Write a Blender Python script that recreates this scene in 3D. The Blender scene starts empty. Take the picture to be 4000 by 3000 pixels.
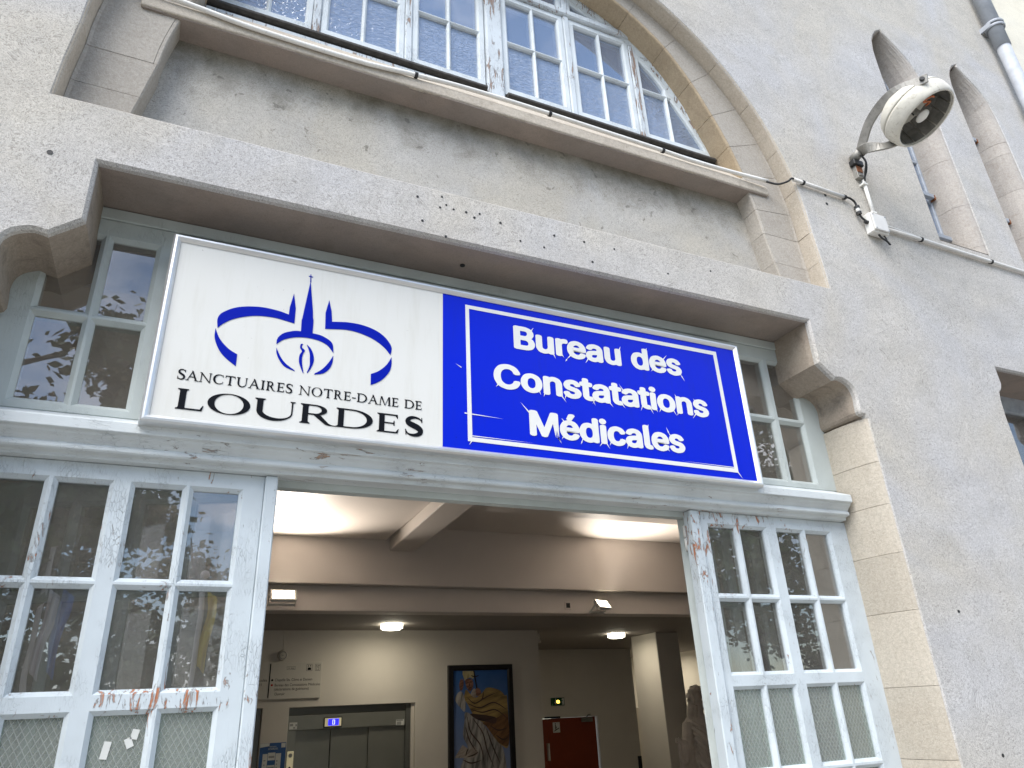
import bpy, bmesh, math, random
from mathutils import Vector, Matrix
from mathutils.geometry import tessellate_polygon
random.seed(7)
R = math.radians
PI = math.pi
S = bpy.context.scene
C = S.collection

# ------------------------------------------------------------------ camera
cam_d = bpy.data.cameras.new('camera')
cam = bpy.data.objects.new('camera', cam_d)
C.objects.link(cam)
S.camera = cam
cam_d.sensor_width = 36.0
cam_d.lens = 2789.78 / 4000 * 36.0
cam_d.clip_start = 0.05
cam_d.clip_end = 2000
_y, _p, _r = 0.44026879, 0.42871052, -0.04790463
fwd = Vector((math.sin(_y)*math.cos(_p), math.cos(_y)*math.cos(_p), math.sin(_p)))
r0 = Vector((math.cos(_y), -math.sin(_y), 0))
u0 = r0.cross(fwd)
rt = r0*math.cos(_r) + u0*math.sin(_r)
up = u0*math.cos(_r) - r0*math.sin(_r)
cam.matrix_world = Matrix(((rt.x, up.x, -fwd.x, 0), (rt.y, up.y, -fwd.y, -2.4), (rt.z, up.z, -fwd.z, 2.1), (0, 0, 0, 1)))

# ------------------------------------------------------------------ sky, sun, exposure
SUN_EL, SUN_AZ = 52.0, -52.0        # azimuth: degrees left of the direction that faces the wall
w = bpy.data.worlds.new('World')
S.world = w
w.use_nodes = True
nt = w.node_tree
nt.nodes.clear()
sky = nt.nodes.new('ShaderNodeTexSky')
sky.sky_type = 'NISHITA'
sky.sun_disc = False
sky.sun_elevation = R(SUN_EL)
sky.sun_rotation = R(180 - SUN_AZ)
sky.air_density = 1.0
sky.dust_density = 0.6
sky.ozone_density = 2.0
tc = nt.nodes.new('ShaderNodeTexCoord')
mp = nt.nodes.new('ShaderNodeMapping')
mp.inputs['Location'].default_value = (3.4, 1.8, 1.2)
mp.inputs['Scale'].default_value = (1.0, 1.0, 1.9)
nz = nt.nodes.new('ShaderNodeTexNoise')
nz.inputs['Scale'].default_value = 2.1
nz.inputs['Detail'].default_value = 7
nz.inputs['Roughness'].default_value = 0.55
cr = nt.nodes.new('ShaderNodeValToRGB')
cr.color_ramp.elements[0].position = 0.50
cr.color_ramp.elements[1].position = 0.70
mx = nt.nodes.new('ShaderNodeMix')
mx.data_type = 'RGBA'
mx.inputs[7].default_value = (9.5, 9.6, 9.9, 1)
bg = nt.nodes.new('ShaderNodeBackground')
bg.inputs['Strength'].default_value = 0.15
wo = nt.nodes.new('ShaderNodeOutputWorld')
L = nt.links.new
L(tc.outputs['Generated'], mp.inputs[0]); L(mp.outputs[0], nz.inputs['Vector'])
L(nz.outputs['Fac'], cr.inputs[0]); L(cr.outputs[0], mx.inputs[0])
L(sky.outputs[0], mx.inputs[6]); L(mx.outputs[2], bg.inputs[0]); L(bg.outputs[0], wo.inputs[0])

sun_d = bpy.data.lights.new('sun', 'SUN')
sun_d.energy = 2.7
sun_d.angle = R(48)
sun_d.color = (1.0, 0.96, 0.9)
sun = bpy.data.objects.new('sun', sun_d)
C.objects.link(sun)
sd = Vector((math.sin(R(SUN_AZ))*math.cos(R(SUN_EL)), -math.cos(R(SUN_AZ))*math.cos(R(SUN_EL)), math.sin(R(SUN_EL))))
sun.rotation_euler = sd.to_track_quat('Z', 'Y').to_euler()

S.view_settings.view_transform = 'Standard'
S.view_settings.look = 'None'
S.view_settings.gamma = 1.0
S.view_settings.exposure = 1.0
S.view_settings.use_curve_mapping = False
S.render.engine = 'CYCLES'
S.cycles.use_denoising = True
S.cycles.max_bounces = 8
S.cycles.transparent_max_bounces = 16
S.cycles.sample_clamp_indirect = 6

# ------------------------------------------------------------------ materials
class NT:
    def __init__(s, name):
        s.m = bpy.data.materials.new(name)
        s.m.use_nodes = True
        s.t = s.m.node_tree
        s.b = s.t.nodes['Principled BSDF']
        s.o = s.t.nodes['Material Output']
    def n(s, typ, **kw):
        x = s.t.nodes.new('ShaderNode' + typ)
        for k, v in kw.items():
            setattr(x, k, v)
        return x
    def l(s, a, b):
        s.t.links.new(a, b)
    def pos(s, scale=(1, 1, 1), obj=False, rot=(0, 0, 0)):
        m = s.n('Mapping')
        m.inputs['Scale'].default_value = scale
        m.inputs['Rotation'].default_value = rot
        s.l(s.n('TexCoord').outputs['Object'] if obj else s.n('NewGeometry').outputs['Position'], m.inputs[0])
        return m.outputs[0]
    def noise(s, v, scale, detail=4, rough=0.55, dist=0.0):
        x = s.n('TexNoise')
        x.inputs['Scale'].default_value = scale
        x.inputs['Detail'].default_value = detail
        x.inputs['Roughness'].default_value = rough
        x.inputs['Distortion'].default_value = dist
        s.l(v, x.inputs['Vector'])
        return x.outputs['Fac']
    def vor(s, v, scale, feature='DISTANCE_TO_EDGE', out='Distance', rnd=1.0):
        x = s.n('TexVoronoi', feature=feature)
        x.inputs['Scale'].default_value = scale
        x.inputs['Randomness'].default_value = rnd
        s.l(v, x.inputs['Vector'])
        return x.outputs[out]
    def ramp(s, f, a, b, ca=(0, 0, 0, 1), cb=(1, 1, 1, 1)):
        x = s.n('ValToRGB')
        e = x.color_ramp.elements
        e[0].position, e[1].position = a, b
        e[0].color, e[1].color = ca, cb
        s.l(f, x.inputs[0])
        return x.outputs[0]
    def mix(s, f, a, b, blend='MIX'):
        x = s.n('Mix', data_type='RGBA', blend_type=blend)
        for sock, v in ((x.inputs[0], f), (x.inputs[6], a), (x.inputs[7], b)):
            if hasattr(v, 'is_linked') or hasattr(v, 'links'):
                s.l(v, sock)
            elif isinstance(v, (int, float)):
                sock.default_value = v
            else:
                sock.default_value = (*v[:3], 1)
        return x.outputs[2]
    def math(s, op, a, b=0.0, c=None):
        x = s.n('Math', operation=op)
        for i, v in enumerate((a, b) if c is None else (a, b, c)):
            if hasattr(v, 'links'):
                s.l(v, x.inputs[i])
            else:
                x.inputs[i].default_value = v
        return x.outputs[0]
    def bump(s, h, strength, dist=0.01, prev=None):
        x = s.n('Bump')
        x.inputs['Strength'].default_value = strength
        x.inputs['Distance'].default_value = dist
        s.l(h, x.inputs['Height'])
        if prev is not None:
            s.l(prev, x.inputs['Normal'])
        return x.outputs[0]
    def fin(s, col=None, rough=0.8, nrm=None, metal=0.0, spec=0.5):
        if col is not None:
            if hasattr(col, 'links'):
                s.l(col, s.b.inputs['Base Color'])
            else:
                s.b.inputs['Base Color'].default_value = (*col[:3], 1)
        if hasattr(rough, 'links'):
            s.l(rough, s.b.inputs['Roughness'])
        else:
            s.b.inputs['Roughness'].default_value = rough
        s.b.inputs['Metallic'].default_value = metal
        s.b.inputs['Specular IOR Level'].default_value = spec
        if nrm is not None:
            s.l(nrm, s.b.inputs['Normal'])
        return s.m

def stucco(name, warm, cool, dark, big=0.9, grain=1.0, moss=0.0):
    t = NT(name)
    p = t.pos()
    warp = t.n('Mapping')
    big_n = t.noise(p, big, 3, 0.6, 0.6)
    mid_n = t.noise(p, 5.5, 5, 0.65, 0.4)
    # short worm-like trowel strokes, their direction drifting over the wall
    nv = t.n('TexNoise'); nv.inputs['Scale'].default_value = 3.0; nv.inputs['Detail'].default_value = 2
    t.l(p, nv.inputs['Vector'])
    off = t.n('VectorMath', operation='MULTIPLY_ADD')
    t.l(nv.outputs['Color'], off.inputs[0]); off.inputs[1].default_value = (0.25, 0.25, 0.25); t.l(p, off.inputs[2])
    f1 = t.noise(off.outputs[0], 125, 4, 0.62, 1.7)
    f2 = t.noise(p, 300, 3, 0.6, 0.8)
    col = t.mix(t.ramp(big_n, 0.38, 0.62), warm, cool)
    col = t.mix(t.ramp(mid_n, 0.50, 0.95), col, dark)
    tr = t.noise(t.pos(scale=(0.5, 1, 1.3), rot=(0, R(28), 0)), 2.3, 5, 0.6, 1.4)
    col = t.mix(0.9, col, t.ramp(tr, 0.32, 0.68, (0.92, 0.917, 0.915, 1), (1.05, 1.05, 1.045, 1)), 'MULTIPLY')
    dr = t.noise(t.pos(scale=(1, 1, 0.07)), 9, 5, 0.65, 0.3)
    col = t.mix(0.3, col, t.ramp(dr, 0.55, 0.75, (1, 1, 1, 1), (0.84, 0.83, 0.82, 1)), 'MULTIPLY')
    g = t.ramp(f1, 0.37, 0.55, (0.60, 0.59, 0.58, 1), (1.06, 1.06, 1.06, 1))
    col = t.mix(grain, col, g, 'MULTIPLY')
    g2 = t.ramp(f2, 0.35, 0.6, (0.8, 0.8, 0.8, 1), (1.05, 1.05, 1.05, 1))
    col = t.mix(0.8*grain, col, g2, 'MULTIPLY')
    if moss:
        sx = t.n('SeparateXYZ'); t.l(p, sx.inputs[0])
        wz = t.math('ADD', sx.outputs[2], t.math('MULTIPLY', t.math('SUBTRACT', mid_n, 0.5), 0.5))
        wz = t.math('ADD', wz, t.math('MULTIPLY', t.math('SUBTRACT', big_n, 0.5), 0.35))
        mk = t.math('MULTIPLY', t.ramp(wz, 0.0, 1.0), 1.0)
        x = t.n('MapRange'); x.inputs[1].default_value = 4.64; x.inputs[2].default_value = 4.95
        t.l(wz, x.inputs[0])
        col = t.mix(t.math('MULTIPLY', x.outputs[0], moss), col, (0.115, 0.10, 0.062))
        sp = t.noise(p, 17, 3, 0.5, 0.6)
        spm = t.math('MULTIPLY', t.ramp(sp, 0.66, 0.70), 0.55)
        col = t.mix(spm, col, (0.12, 0.11, 0.09))
    n = t.bump(f1, 0.4, 0.006)
    n = t.bump(f2, 0.3, 0.003, n)
    n = t.bump(mid_n, 0.25, 0.02, n)
    return t.fin(col, 0.95, n, spec=0.2)

def stone(name, a, b, stain, sc=3.0, amt=0.6):
    t = NT(name)
    p = t.pos()
    n1 = t.noise(p, sc, 6, 0.65, 0.8)
    n2 = t.noise(p, 70, 6, 0.7, 0.5)
    n3 = t.noise(p, 220, 3, 0.6)
    oi = t.n('ObjectInfo')
    col = t.mix(t.ramp(n1, 0.3, 0.7), a, b)
    col = t.mix(t.math('MULTIPLY', t.ramp(t.noise(p, sc*1.9, 6, 0.7, 1.2), 0.52, 0.72), amt), col, stain)
    v = t.math('MULTIPLY_ADD', oi.outputs['Random'], 0.12, 0.94)
    cc = t.n('CombineColor'); [t.l(v, cc.inputs[i]) for i in range(3)]
    col = t.mix(1.0, col, cc.outputs[0], 'MULTIPLY')
    col = t.mix(0.8, col, t.ramp(n2, 0.34, 0.62, (0.80, 0.79, 0.78, 1), (1.05, 1.05, 1.05, 1)), 'MULTIPLY')
    col = t.mix(0.6, col, t.ramp(n3, 0.35, 0.6, (0.8, 0.8, 0.8, 1), (1.04, 1.04, 1.04, 1)), 'MULTIPLY')
    n = t.bump(n2, 0.45, 0.008)
    n = t.bump(n3, 0.25, 0.002, n)
    return t.fin(col, 0.92, n, spec=0.2)

def paint(name, base, wood, peel, crack=0.7, stretch=(1, 1, 0.28), under=(0.30, 0.29, 0.28)):
    """old flaking gloss paint: fine craquelure, flakes gone down to undercoat and to bare wood"""
    t = NT(name)
    p = t.pos(obj=True)
    ps = t.pos(scale=stretch, obj=True)
    tone = t.noise(p, 4, 4, 0.6)
    col = t.mix(t.ramp(tone, 0.3, 0.75), base, tuple(c*0.86 for c in base))
    wv = t.n('VectorMath', operation='MULTIPLY_ADD')
    nc = t.n('TexNoise'); nc.inputs['Scale'].default_value = 30; t.l(p, nc.inputs['Vector'])
    t.l(nc.outputs['Color'], wv.inputs[0]); wv.inputs[1].default_value = (0.012, 0.012, 0.012); t.l(ps, wv.inputs[2])
    e1 = t.vor(wv.outputs[0], 120)
    area = t.ramp(t.noise(p, 6, 4, 0.6, 0.5), 0.46, 0.62)
    line = t.math('MULTIPLY', t.ramp(e1, 0.0, 0.05, (1, 1, 1, 1), (0, 0, 0, 1)), area)
    col = t.mix(t.math('MULTIPLY', line, crack), col, tuple(c*0.5 for c in base))
    fl = t.noise(ps, 34, 7, 0.68, 1.4)
    fl2 = t.noise(p, 2.6, 3, 0.55)
    s = t.math('ADD', fl, t.math('MULTIPLY', t.math('SUBTRACT', fl2, 0.5), 0.55))
    m1 = t.ramp(s, peel - 0.035, peel - 0.03)
    m2 = t.ramp(s, peel, peel + 0.006)
    col = t.mix(m1, col, under)
    gr = t.noise(t.pos(scale=(1, 1, 0.06), obj=True), 160, 4, 0.6)
    wc = t.mix(t.ramp(gr, 0.35, 0.65), tuple(c*0.6 for c in wood), wood)
    col = t.mix(m2, col, wc)
    h = t.math('ADD', t.math('MULTIPLY', m1, -1.0), t.math('MULTIPLY', line, -0.6))
    n = t.bump(h, 0.8, 0.003)
    n = t.bump(t.noise(ps, 90, 4, 0.6), 0.22, 0.003, n)
    return t.fin(col, 0.62, n, spec=0.35)

def plain(name, col, rough=0.6, metal=0.0, var=0.1, sc=6, bump=0.0, bsc=80, spec=0.4, dirt=None):
    t = NT(name)
    p = t.pos()
    n1 = t.noise(p, sc, 5, 0.6, 0.4)
    c = t.mix(t.ramp(n1, 0.3, 0.7), tuple(x*(1-var) for x in col), tuple(min(1, x*(1+var)) for x in col))
    if dirt:
        c = t.mix(t.math('MULTIPLY', t.ramp(t.noise(p, sc*4, 6, 0.7, 0.8), 0.56, 0.7), dirt[1]), c, dirt[0])
    nn = t.bump(t.noise(p, bsc, 4, 0.6), bump, 0.004) if bump else None
    return t.fin(c, rough, nn, metal, spec)

def emit(name, col, strength):
    t = NT(name)
    t.b.inputs['Base Color'].default_value = (*col, 1)
    t.b.inputs['Emission Color'].default_value = (*col, 1)
    t.b.inputs['Emission Strength'].default_value = strength
    return t.m

def glass(name, ior=1.7, ripple=0, rsc=40, rough=0.0, tint=(0.8, 0.8, 0.8), dirt=0.06, wired=False, stretch=(1, 1, 1), veil=0.0, vcol=(0.55, 0.57, 0.55)):
    t = NT(name)
    t.t.nodes.remove(t.b)
    p = t.pos()
    ps = t.pos(scale=stretch)
    tr = t.n('BsdfTransparent'); tr.inputs[0].default_value = (*tint, 1)
    gl = t.n('BsdfGlossy'); gl.inputs['Roughness'].default_value = rough
    gl.inputs[0].default_value = (1, 1, 1, 1)
    fr = t.n('Fresnel'); fr.inputs[0].default_value = ior
    geo = t.n('NewGeometry')
    fac = t.math('MULTIPLY', fr.outputs[0], t.math('SUBTRACT', 1.0, geo.outputs['Backfacing']))
    h = t.noise(p, 3.2, 2, 0.5)
    nrm = t.bump(h, 0.03, 0.02)
    if ripple:
        nrm = t.bump(t.noise(ps, rsc, 2, 0.5, 0.6), ripple, 0.01, nrm)
    t.l(nrm, gl.inputs['Normal'])
    ms = t.n('MixShader')
    t.l(fac, ms.inputs[0]); t.l(tr.outputs[0], ms.inputs[1]); t.l(gl.outputs[0], ms.inputs[2])
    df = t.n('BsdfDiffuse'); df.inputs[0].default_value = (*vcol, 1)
    if ripple and not wired:
        t.l(t.bump(t.noise(ps, rsc, 2, 0.5, 0.6), 0.5, 0.02, nrm), df.inputs['Normal'])
    tl = t.n('BsdfTranslucent'); tl.inputs[0].default_value = (0.5, 0.53, 0.5, 1)
    ad = t.n('MixShader'); ad.inputs[0].default_value = 0.4
    t.l(df.outputs[0], ad.inputs[1]); t.l(tl.outputs[0], ad.inputs[2])
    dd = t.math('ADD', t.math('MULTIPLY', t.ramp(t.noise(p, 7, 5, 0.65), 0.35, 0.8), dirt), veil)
    if wired:
        s = t.n('SeparateXYZ'); t.l(p, s.inputs[0])
        a = t.math('MULTIPLY', s.outputs[0], 1/0.020); b = t.math('MULTIPLY', s.outputs[2], 1/0.034)
        l1 = t.math('PINGPONG', t.math('ADD', a, b), 0.5)
        l2 = t.math('PINGPONG', t.math('SUBTRACT', a, b), 0.5)
        mn = t.math('MINIMUM', l1, l2)
        wire = t.ramp(mn, 0.05, 0.13, (1, 1, 1, 1), (0, 0, 0, 1))
        dd = t.math('MAXIMUM', t.math('MULTIPLY', wire, 0.55), t.math('ADD', dd, 0.30))
        nrm2 = t.bump(mn, 0.5, 0.003, nrm)
        t.l(nrm2, gl.inputs['Normal'])
    m2 = t.n('MixShader')
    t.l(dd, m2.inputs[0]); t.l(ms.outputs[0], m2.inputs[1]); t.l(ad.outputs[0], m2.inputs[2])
    t.l(m2.outputs[0], t.o.inputs[0])
    return t.m

M = {}
M['stucco'] = stucco('grey_stucco', (0.545, 0.515, 0.46), (0.53, 0.522, 0.518), (0.42, 0.405, 0.375))
M['panel'] = stucco('panel_render', (0.50, 0.47, 0.41), (0.48, 0.47, 0.45), (0.39, 0.375, 0.34), big=1.4, grain=0.75, moss=0.8)
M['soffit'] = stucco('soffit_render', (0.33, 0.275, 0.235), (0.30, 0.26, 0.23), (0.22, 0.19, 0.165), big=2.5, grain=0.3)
M['stone'] = stone('limestone', (0.52, 0.465, 0.385), (0.47, 0.41, 0.335), (0.40, 0.34, 0.265), amt=0.4)
M['band'] = stone('grey_stone', (0.45, 0.415, 0.365), (0.40, 0.37, 0.325), (0.33, 0.295, 0.25), amt=0.4)
M['slit'] = stone('slit_stone', (0.46, 0.425, 0.385), (0.41, 0.38, 0.35), (0.33, 0.29, 0.25), sc=5)
M['ochre'] = stone('ochre_stone', (0.46, 0.37, 0.255), (0.40, 0.315, 0.215), (0.30, 0.235, 0.16))
M['mortar'] = plain('mortar', (0.42, 0.375, 0.31), 0.95, bump=0.4)
M['sill'] = stone('sill_stone', (0.54, 0.49, 0.41), (0.50, 0.445, 0.375), (0.36, 0.31, 0.25), sc=4)
M['corbel'] = stone('corbel_stone', (0.38, 0.325, 0.26), (0.31, 0.26, 0.21), (0.20, 0.165, 0.135), sc=4, amt=0.8)
M['jamb'] = stone('jamb_stone', (0.51, 0.465, 0.39), (0.47, 0.42, 0.345), (0.42, 0.36, 0.285), sc=2.0, amt=0.3)
M['paint'] = paint('pale_blue_paint', (0.57, 0.63, 0.66), (0.50, 0.20, 0.10), 0.665, 0.7)
M['paint_h'] = paint('pale_blue_paint_rail', (0.60, 0.64, 0.645), (0.42, 0.30, 0.22), 0.69, 0.6, stretch=(0.25, 1, 1))
M['paint_g'] = paint('sage_paint', (0.50, 0.545, 0.525), (0.45, 0.28, 0.17), 0.83, 0.25)
M['paint_w'] = paint('weathered_paint', (0.60, 0.65, 0.68), (0.36, 0.25, 0.19), 0.60, 0.9, stretch=(1, 1, 0.16), under=(0.27, 0.25, 0.24))
M['paint_s'] = paint('sash_paint', (0.66, 0.71, 0.73), (0.36, 0.25, 0.19), 0.80, 0.5)
M['glass'] = glass('clear_glass', 2.3, dirt=0.10, veil=0.08, vcol=(0.56, 0.53, 0.48))
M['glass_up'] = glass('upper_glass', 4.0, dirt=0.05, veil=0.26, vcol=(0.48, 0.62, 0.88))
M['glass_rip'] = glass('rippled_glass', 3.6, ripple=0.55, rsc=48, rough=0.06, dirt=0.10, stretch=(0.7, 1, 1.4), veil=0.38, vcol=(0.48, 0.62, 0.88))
M['wired'] = glass('wired_glass', 1.6, ripple=0.1, rsc=60, rough=0.12, dirt=0.1, wired=True, tint=(0.85, 0.92, 0.86))
M['alu'] = plain('aluminium', (0.70, 0.71, 0.71), 0.38, 0.75, 0.05, bump=0.05)
def signface(name, col, grime, rough, spec, amt):
    t = NT(name)
    p = t.pos()
    st = t.noise(t.pos(scale=(1, 1, 0.10)), 26, 5, 0.65, 0.3)
    bl = t.noise(p, 2.2, 4, 0.6)
    sp = t.noise(p, 60, 3, 0.6)
    c = t.mix(t.math('MULTIPLY', t.ramp(bl, 0.35, 0.7), amt*0.6), col, grime)
    c = t.mix(t.math('MULTIPLY', t.ramp(st, 0.52, 0.72), amt), c, grime)
    c = t.mix(t.math('MULTIPLY', t.ramp(sp, 0.72, 0.74), amt*2.5), c, tuple(x*0.5 for x in grime))
    n = t.bump(bl, 0.05, 0.02)
    return t.fin(c, rough, n, spec=spec)
M['signwhite'] = signface('sign_white', (0.67, 0.665, 0.625), (0.50, 0.48, 0.40), 0.35, 0.4, 0.22)
M['signblue'] = signface('sign_blue', (0.0006, 0.015, 0.54), (0.008, 0.022, 0.36), 0.30, 0.14, 0.35)
M['vinylblue'] = plain('emblem_blue', (0.001, 0.010, 0.33), 0.45, 0, 0.03, spec=0.08)
M['vinylblack'] = plain('vinyl_black', (0.006, 0.007, 0.010), 0.5, 0, 0.05, spec=0.08)
M['vinylwhite'] = plain('vinyl_white', (0.70, 0.70, 0.67), 0.45, 0, 0.03, 5, dirt=((0.6, 0.56, 0.45), 0.25))
M['zinc'] = plain('zinc', (0.36, 0.38, 0.41), 0.6, 0.2, 0.15, 9, bump=0.1, dirt=((0.30, 0.31, 0.33), 0.5))
M['pvc'] = plain('grey_pvc', (0.62, 0.61, 0.58), 0.5, 0, 0.08, 8, dirt=((0.35, 0.33, 0.29), 0.4))
M['pvcw'] = plain('white_pvc', (0.74, 0.73, 0.69), 0.5, 0, 0.06, 8, dirt=((0.45, 0.42, 0.36), 0.45))
M['black'] = plain('black_rubber', (0.018, 0.018, 0.018), 0.55, 0, 0.2)
M['darkwood'] = plain('dark_weather_bar', (0.045, 0.042, 0.038), 0.8, 0, 0.4, 30, bump=0.3)
M['arm'] = plain('weathered_bracket', (0.30, 0.29, 0.265), 0.55, 0.35, 0.2, 14, bump=0.15, dirt=((0.12, 0.11, 0.10), 0.7))
M['lampshell'] = plain('lamp_shell', (0.62, 0.595, 0.52), 0.5, 0, 0.14, 9, bump=0.08, bsc=25, dirt=((0.30, 0.26, 0.18), 0.8))
M['lampin'] = plain('lamp_inside', (0.20, 0.195, 0.175), 0.45, 0.4, 0.3, 20, dirt=((0.05, 0.045, 0.04), 0.6))
M['rust'] = plain('rust', (0.20, 0.075, 0.03), 0.9, 0, 0.4, 40, bump=0.4)
M['copper'] = plain('copper_coil', (0.55, 0.16, 0.06), 0.5, 0.2, 0.1)
M['iron'] = plain('grey_iron', (0.34, 0.37, 0.41), 0.6, 0.2, 0.2, 12, bump=0.2)
M['cream'] = stucco('cream_render', (0.74, 0.69, 0.57), (0.72, 0.68, 0.58), (0.66, 0.60, 0.48), grain=0.35)
M['inwall'] = plain('interior_wall_paint', (0.62, 0.585, 0.52), 0.75, 0, 0.03, 2, bump=0.06, bsc=30)
M['taupe'] = plain('taupe_ceiling_paint', (0.61, 0.56, 0.515), 0.55, 0, 0.03, 2, bump=0.12, bsc=9)
M['lowceil'] = plain('lower_ceiling_board', (0.30, 0.275, 0.255), 0.7, 0, 0.04, 2)
M['floor'] = plain('floor_tile', (0.30, 0.26, 0.22), 0.35, 0, 0.1, 3)
M['steel'] = plain('lift_steel', (0.25, 0.255, 0.225), 0.38, 0.55, 0.05, 3)
M['steeldk'] = plain('lift_steel_dark', (0.16, 0.165, 0.15), 0.4, 0.5, 0.06, 3)
M['glowing_brass'] = emit('button_plate', (0.72, 0.65, 0.42), 0.12)  # slight glow put into the plate and bezel, which are no lamps
M['lcd'] = emit('blue_display', (0.02, 0.02, 0.75), 0.9)
M['lcdtxt'] = emit('display_digit', (0.7, 0.75, 1.0), 0.8)
M['label'] = plain('paper_label', (0.62, 0.63, 0.60), 0.6)
M['labelgrey'] = plain('grey_print', (0.28, 0.29, 0.28), 0.6)
M['dirboard'] = plain('directory_board', (0.60, 0.575, 0.51), 0.5, 0, 0.02)
M['red'] = plain('red_print', (0.50, 0.02, 0.015), 0.5)
M['postblue'] = plain('poster_blue', (0.015, 0.085, 0.26), 0.4, 0, 0.3, 8)
M['frameblk'] = plain('black_frame', (0.012, 0.011, 0.012), 0.35)
M['reddoor'] = plain('red_door_paint', (0.20, 0.034, 0.012), 0.45, 0, 0.08, 3)
M['exitgreen'] = plain('exit_green', (0.005, 0.075, 0.030), 0.4)
M['exitglow'] = emit('exit_lamp', (1.0, 0.60, 0.08), 2.2)
M['flood'] = emit('floodlight_lens', (1.0, 0.90, 0.70), 9.0)
M['disc'] = emit('ceiling_light_lens', (1.0, 0.93, 0.74), 7.0)
M['white'] = plain('white_enamel', (0.70, 0.69, 0.64), 0.45)
M['statue'] = plain('statue_stone', (0.52, 0.47, 0.42), 0.85, 0, 0.14, 8, bump=0.25, bsc=60)
M['ground'] = plain('paving', (0.30, 0.285, 0.26), 0.9, 0, 0.15, 1.5, bump=0.3, bsc=40)
M['bark'] = plain('bark', (0.10, 0.08, 0.06), 0.95, 0, 0.3, 14, bump=0.8, bsc=30)
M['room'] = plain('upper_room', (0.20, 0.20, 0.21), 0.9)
M['yellow'] = plain('yellow_flag', (0.85, 0.68, 0.02), 0.8)
M['flagblue'] = plain('blue_flag', (0.05, 0.20, 0.60), 0.8)
M['flagwhite'] = plain('white_flag', (0.75, 0.75, 0.78), 0.8)
def leafmat(name, a, b):
    t = NT(name)
    c = t.mix(t.ramp(t.noise(t.pos(), 0.9, 4, 0.6), 0.35, 0.65), a, b)
    t.b.inputs['Transmission Weight'].default_value = 0.0
    m = t.fin(c, 0.55, None, 0, 0.3)
    return m
M['leaf'] = leafmat('leaf_green', (0.030, 0.060, 0.014), (0.075, 0.125, 0.030))

# ------------------------------------------------------------------ mesh helpers
def link(name, bm, mat, parent=None, smooth=False, bevel=0, seg=1, recalc=True):
    if recalc:
        bmesh.ops.recalc_face_normals(bm, faces=bm.faces)
    me = bpy.data.meshes.new(name)
    bm.to_mesh(me)
    bm.free()
    for m in (mat if isinstance(mat, (list, tuple)) else [mat]):
        me.materials.append(M[m] if isinstance(m, str) else m)
    if smooth:
        for p in me.polygons:
            p.use_smooth = True
    o = bpy.data.objects.new(name, me)
    C.objects.link(o)
    if parent is not None:
        o.parent = parent
    if bevel:
        b = o.modifiers.new('bevel', 'BEVEL')
        b.width = bevel
        b.segments = seg
        b.limit_method = 'ANGLE'
        b.angle_limit = R(35)
    return o

def empty(name, loc=(0, 0, 0), label=None, cat=None, group=None, kind=None):
    o = bpy.data.objects.new(name, None)
    C.objects.link(o)
    o.location = loc
    o.empty_display_size = 0.1
    return tag(o, label, cat, group, kind)

def tag(o, label=None, cat=None, group=None, kind=None):
    if label: o['label'] = label
    if cat: o['category'] = cat
    if group: o['group'] = group
    if kind: o['kind'] = kind
    return o

def settle(root):
    """parts are written in world coordinates; hang them under an empty that stands elsewhere"""
    inv = Matrix.Translation(root.location).inverted()
    for ch in root.children:
        ch.matrix_parent_inverse = inv

def bbox(bm, x0, x1, y0, y1, z0, z1, mi=0, mtx=None):
    vs = [bm.verts.new((x, y, z)) for x in (x0, x1) for y in (y0, y1) for z in (z0, z1)]
    if mtx is not None:
        for v in vs: v.co = mtx @ v.co
    for f in ((0, 1, 3, 2), (4, 6, 7, 5), (0, 4, 5, 1), (2, 3, 7, 6), (0, 2, 6, 4), (1, 5, 7, 3)):
        fc = bm.faces.new([vs[i] for i in f])
        fc.material_index = mi
    return vs

def box(name, x0, x1, y0, y1, z0, z1, mat, parent=None, bevel=0, seg=1):
    bm = bmesh.new()
    bbox(bm, x0, x1, y0, y1, z0, z1)
    return link(name, bm, mat, parent, bevel=bevel, seg=seg)

def area2(lp):
    return sum(lp[i][0]*lp[(i+1) % len(lp)][1] - lp[(i+1) % len(lp)][0]*lp[i][1] for i in range(len(lp)))

def ccw(lp):
    return lp if area2(lp) > 0 else lp[::-1]

def offset(lp, d):
    n = len(lp)
    out = []
    for i in range(n):
        a, b, c = Vector(lp[i-1]), Vector(lp[i]), Vector(lp[(i+1) % n])
        e1 = (b-a).normalized(); e2 = (c-b).normalized()
        n1 = Vector((e1.y, -e1.x)); n2 = Vector((e2.y, -e2.x))
        m = (n1+n2)
        if m.length < 1e-6: m = n1
        m.normalize()
        k = max(0.4, m.dot(n1))
        q = b + m*(d/k)
        out.append((q.x, q.y))
    return out

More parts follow.
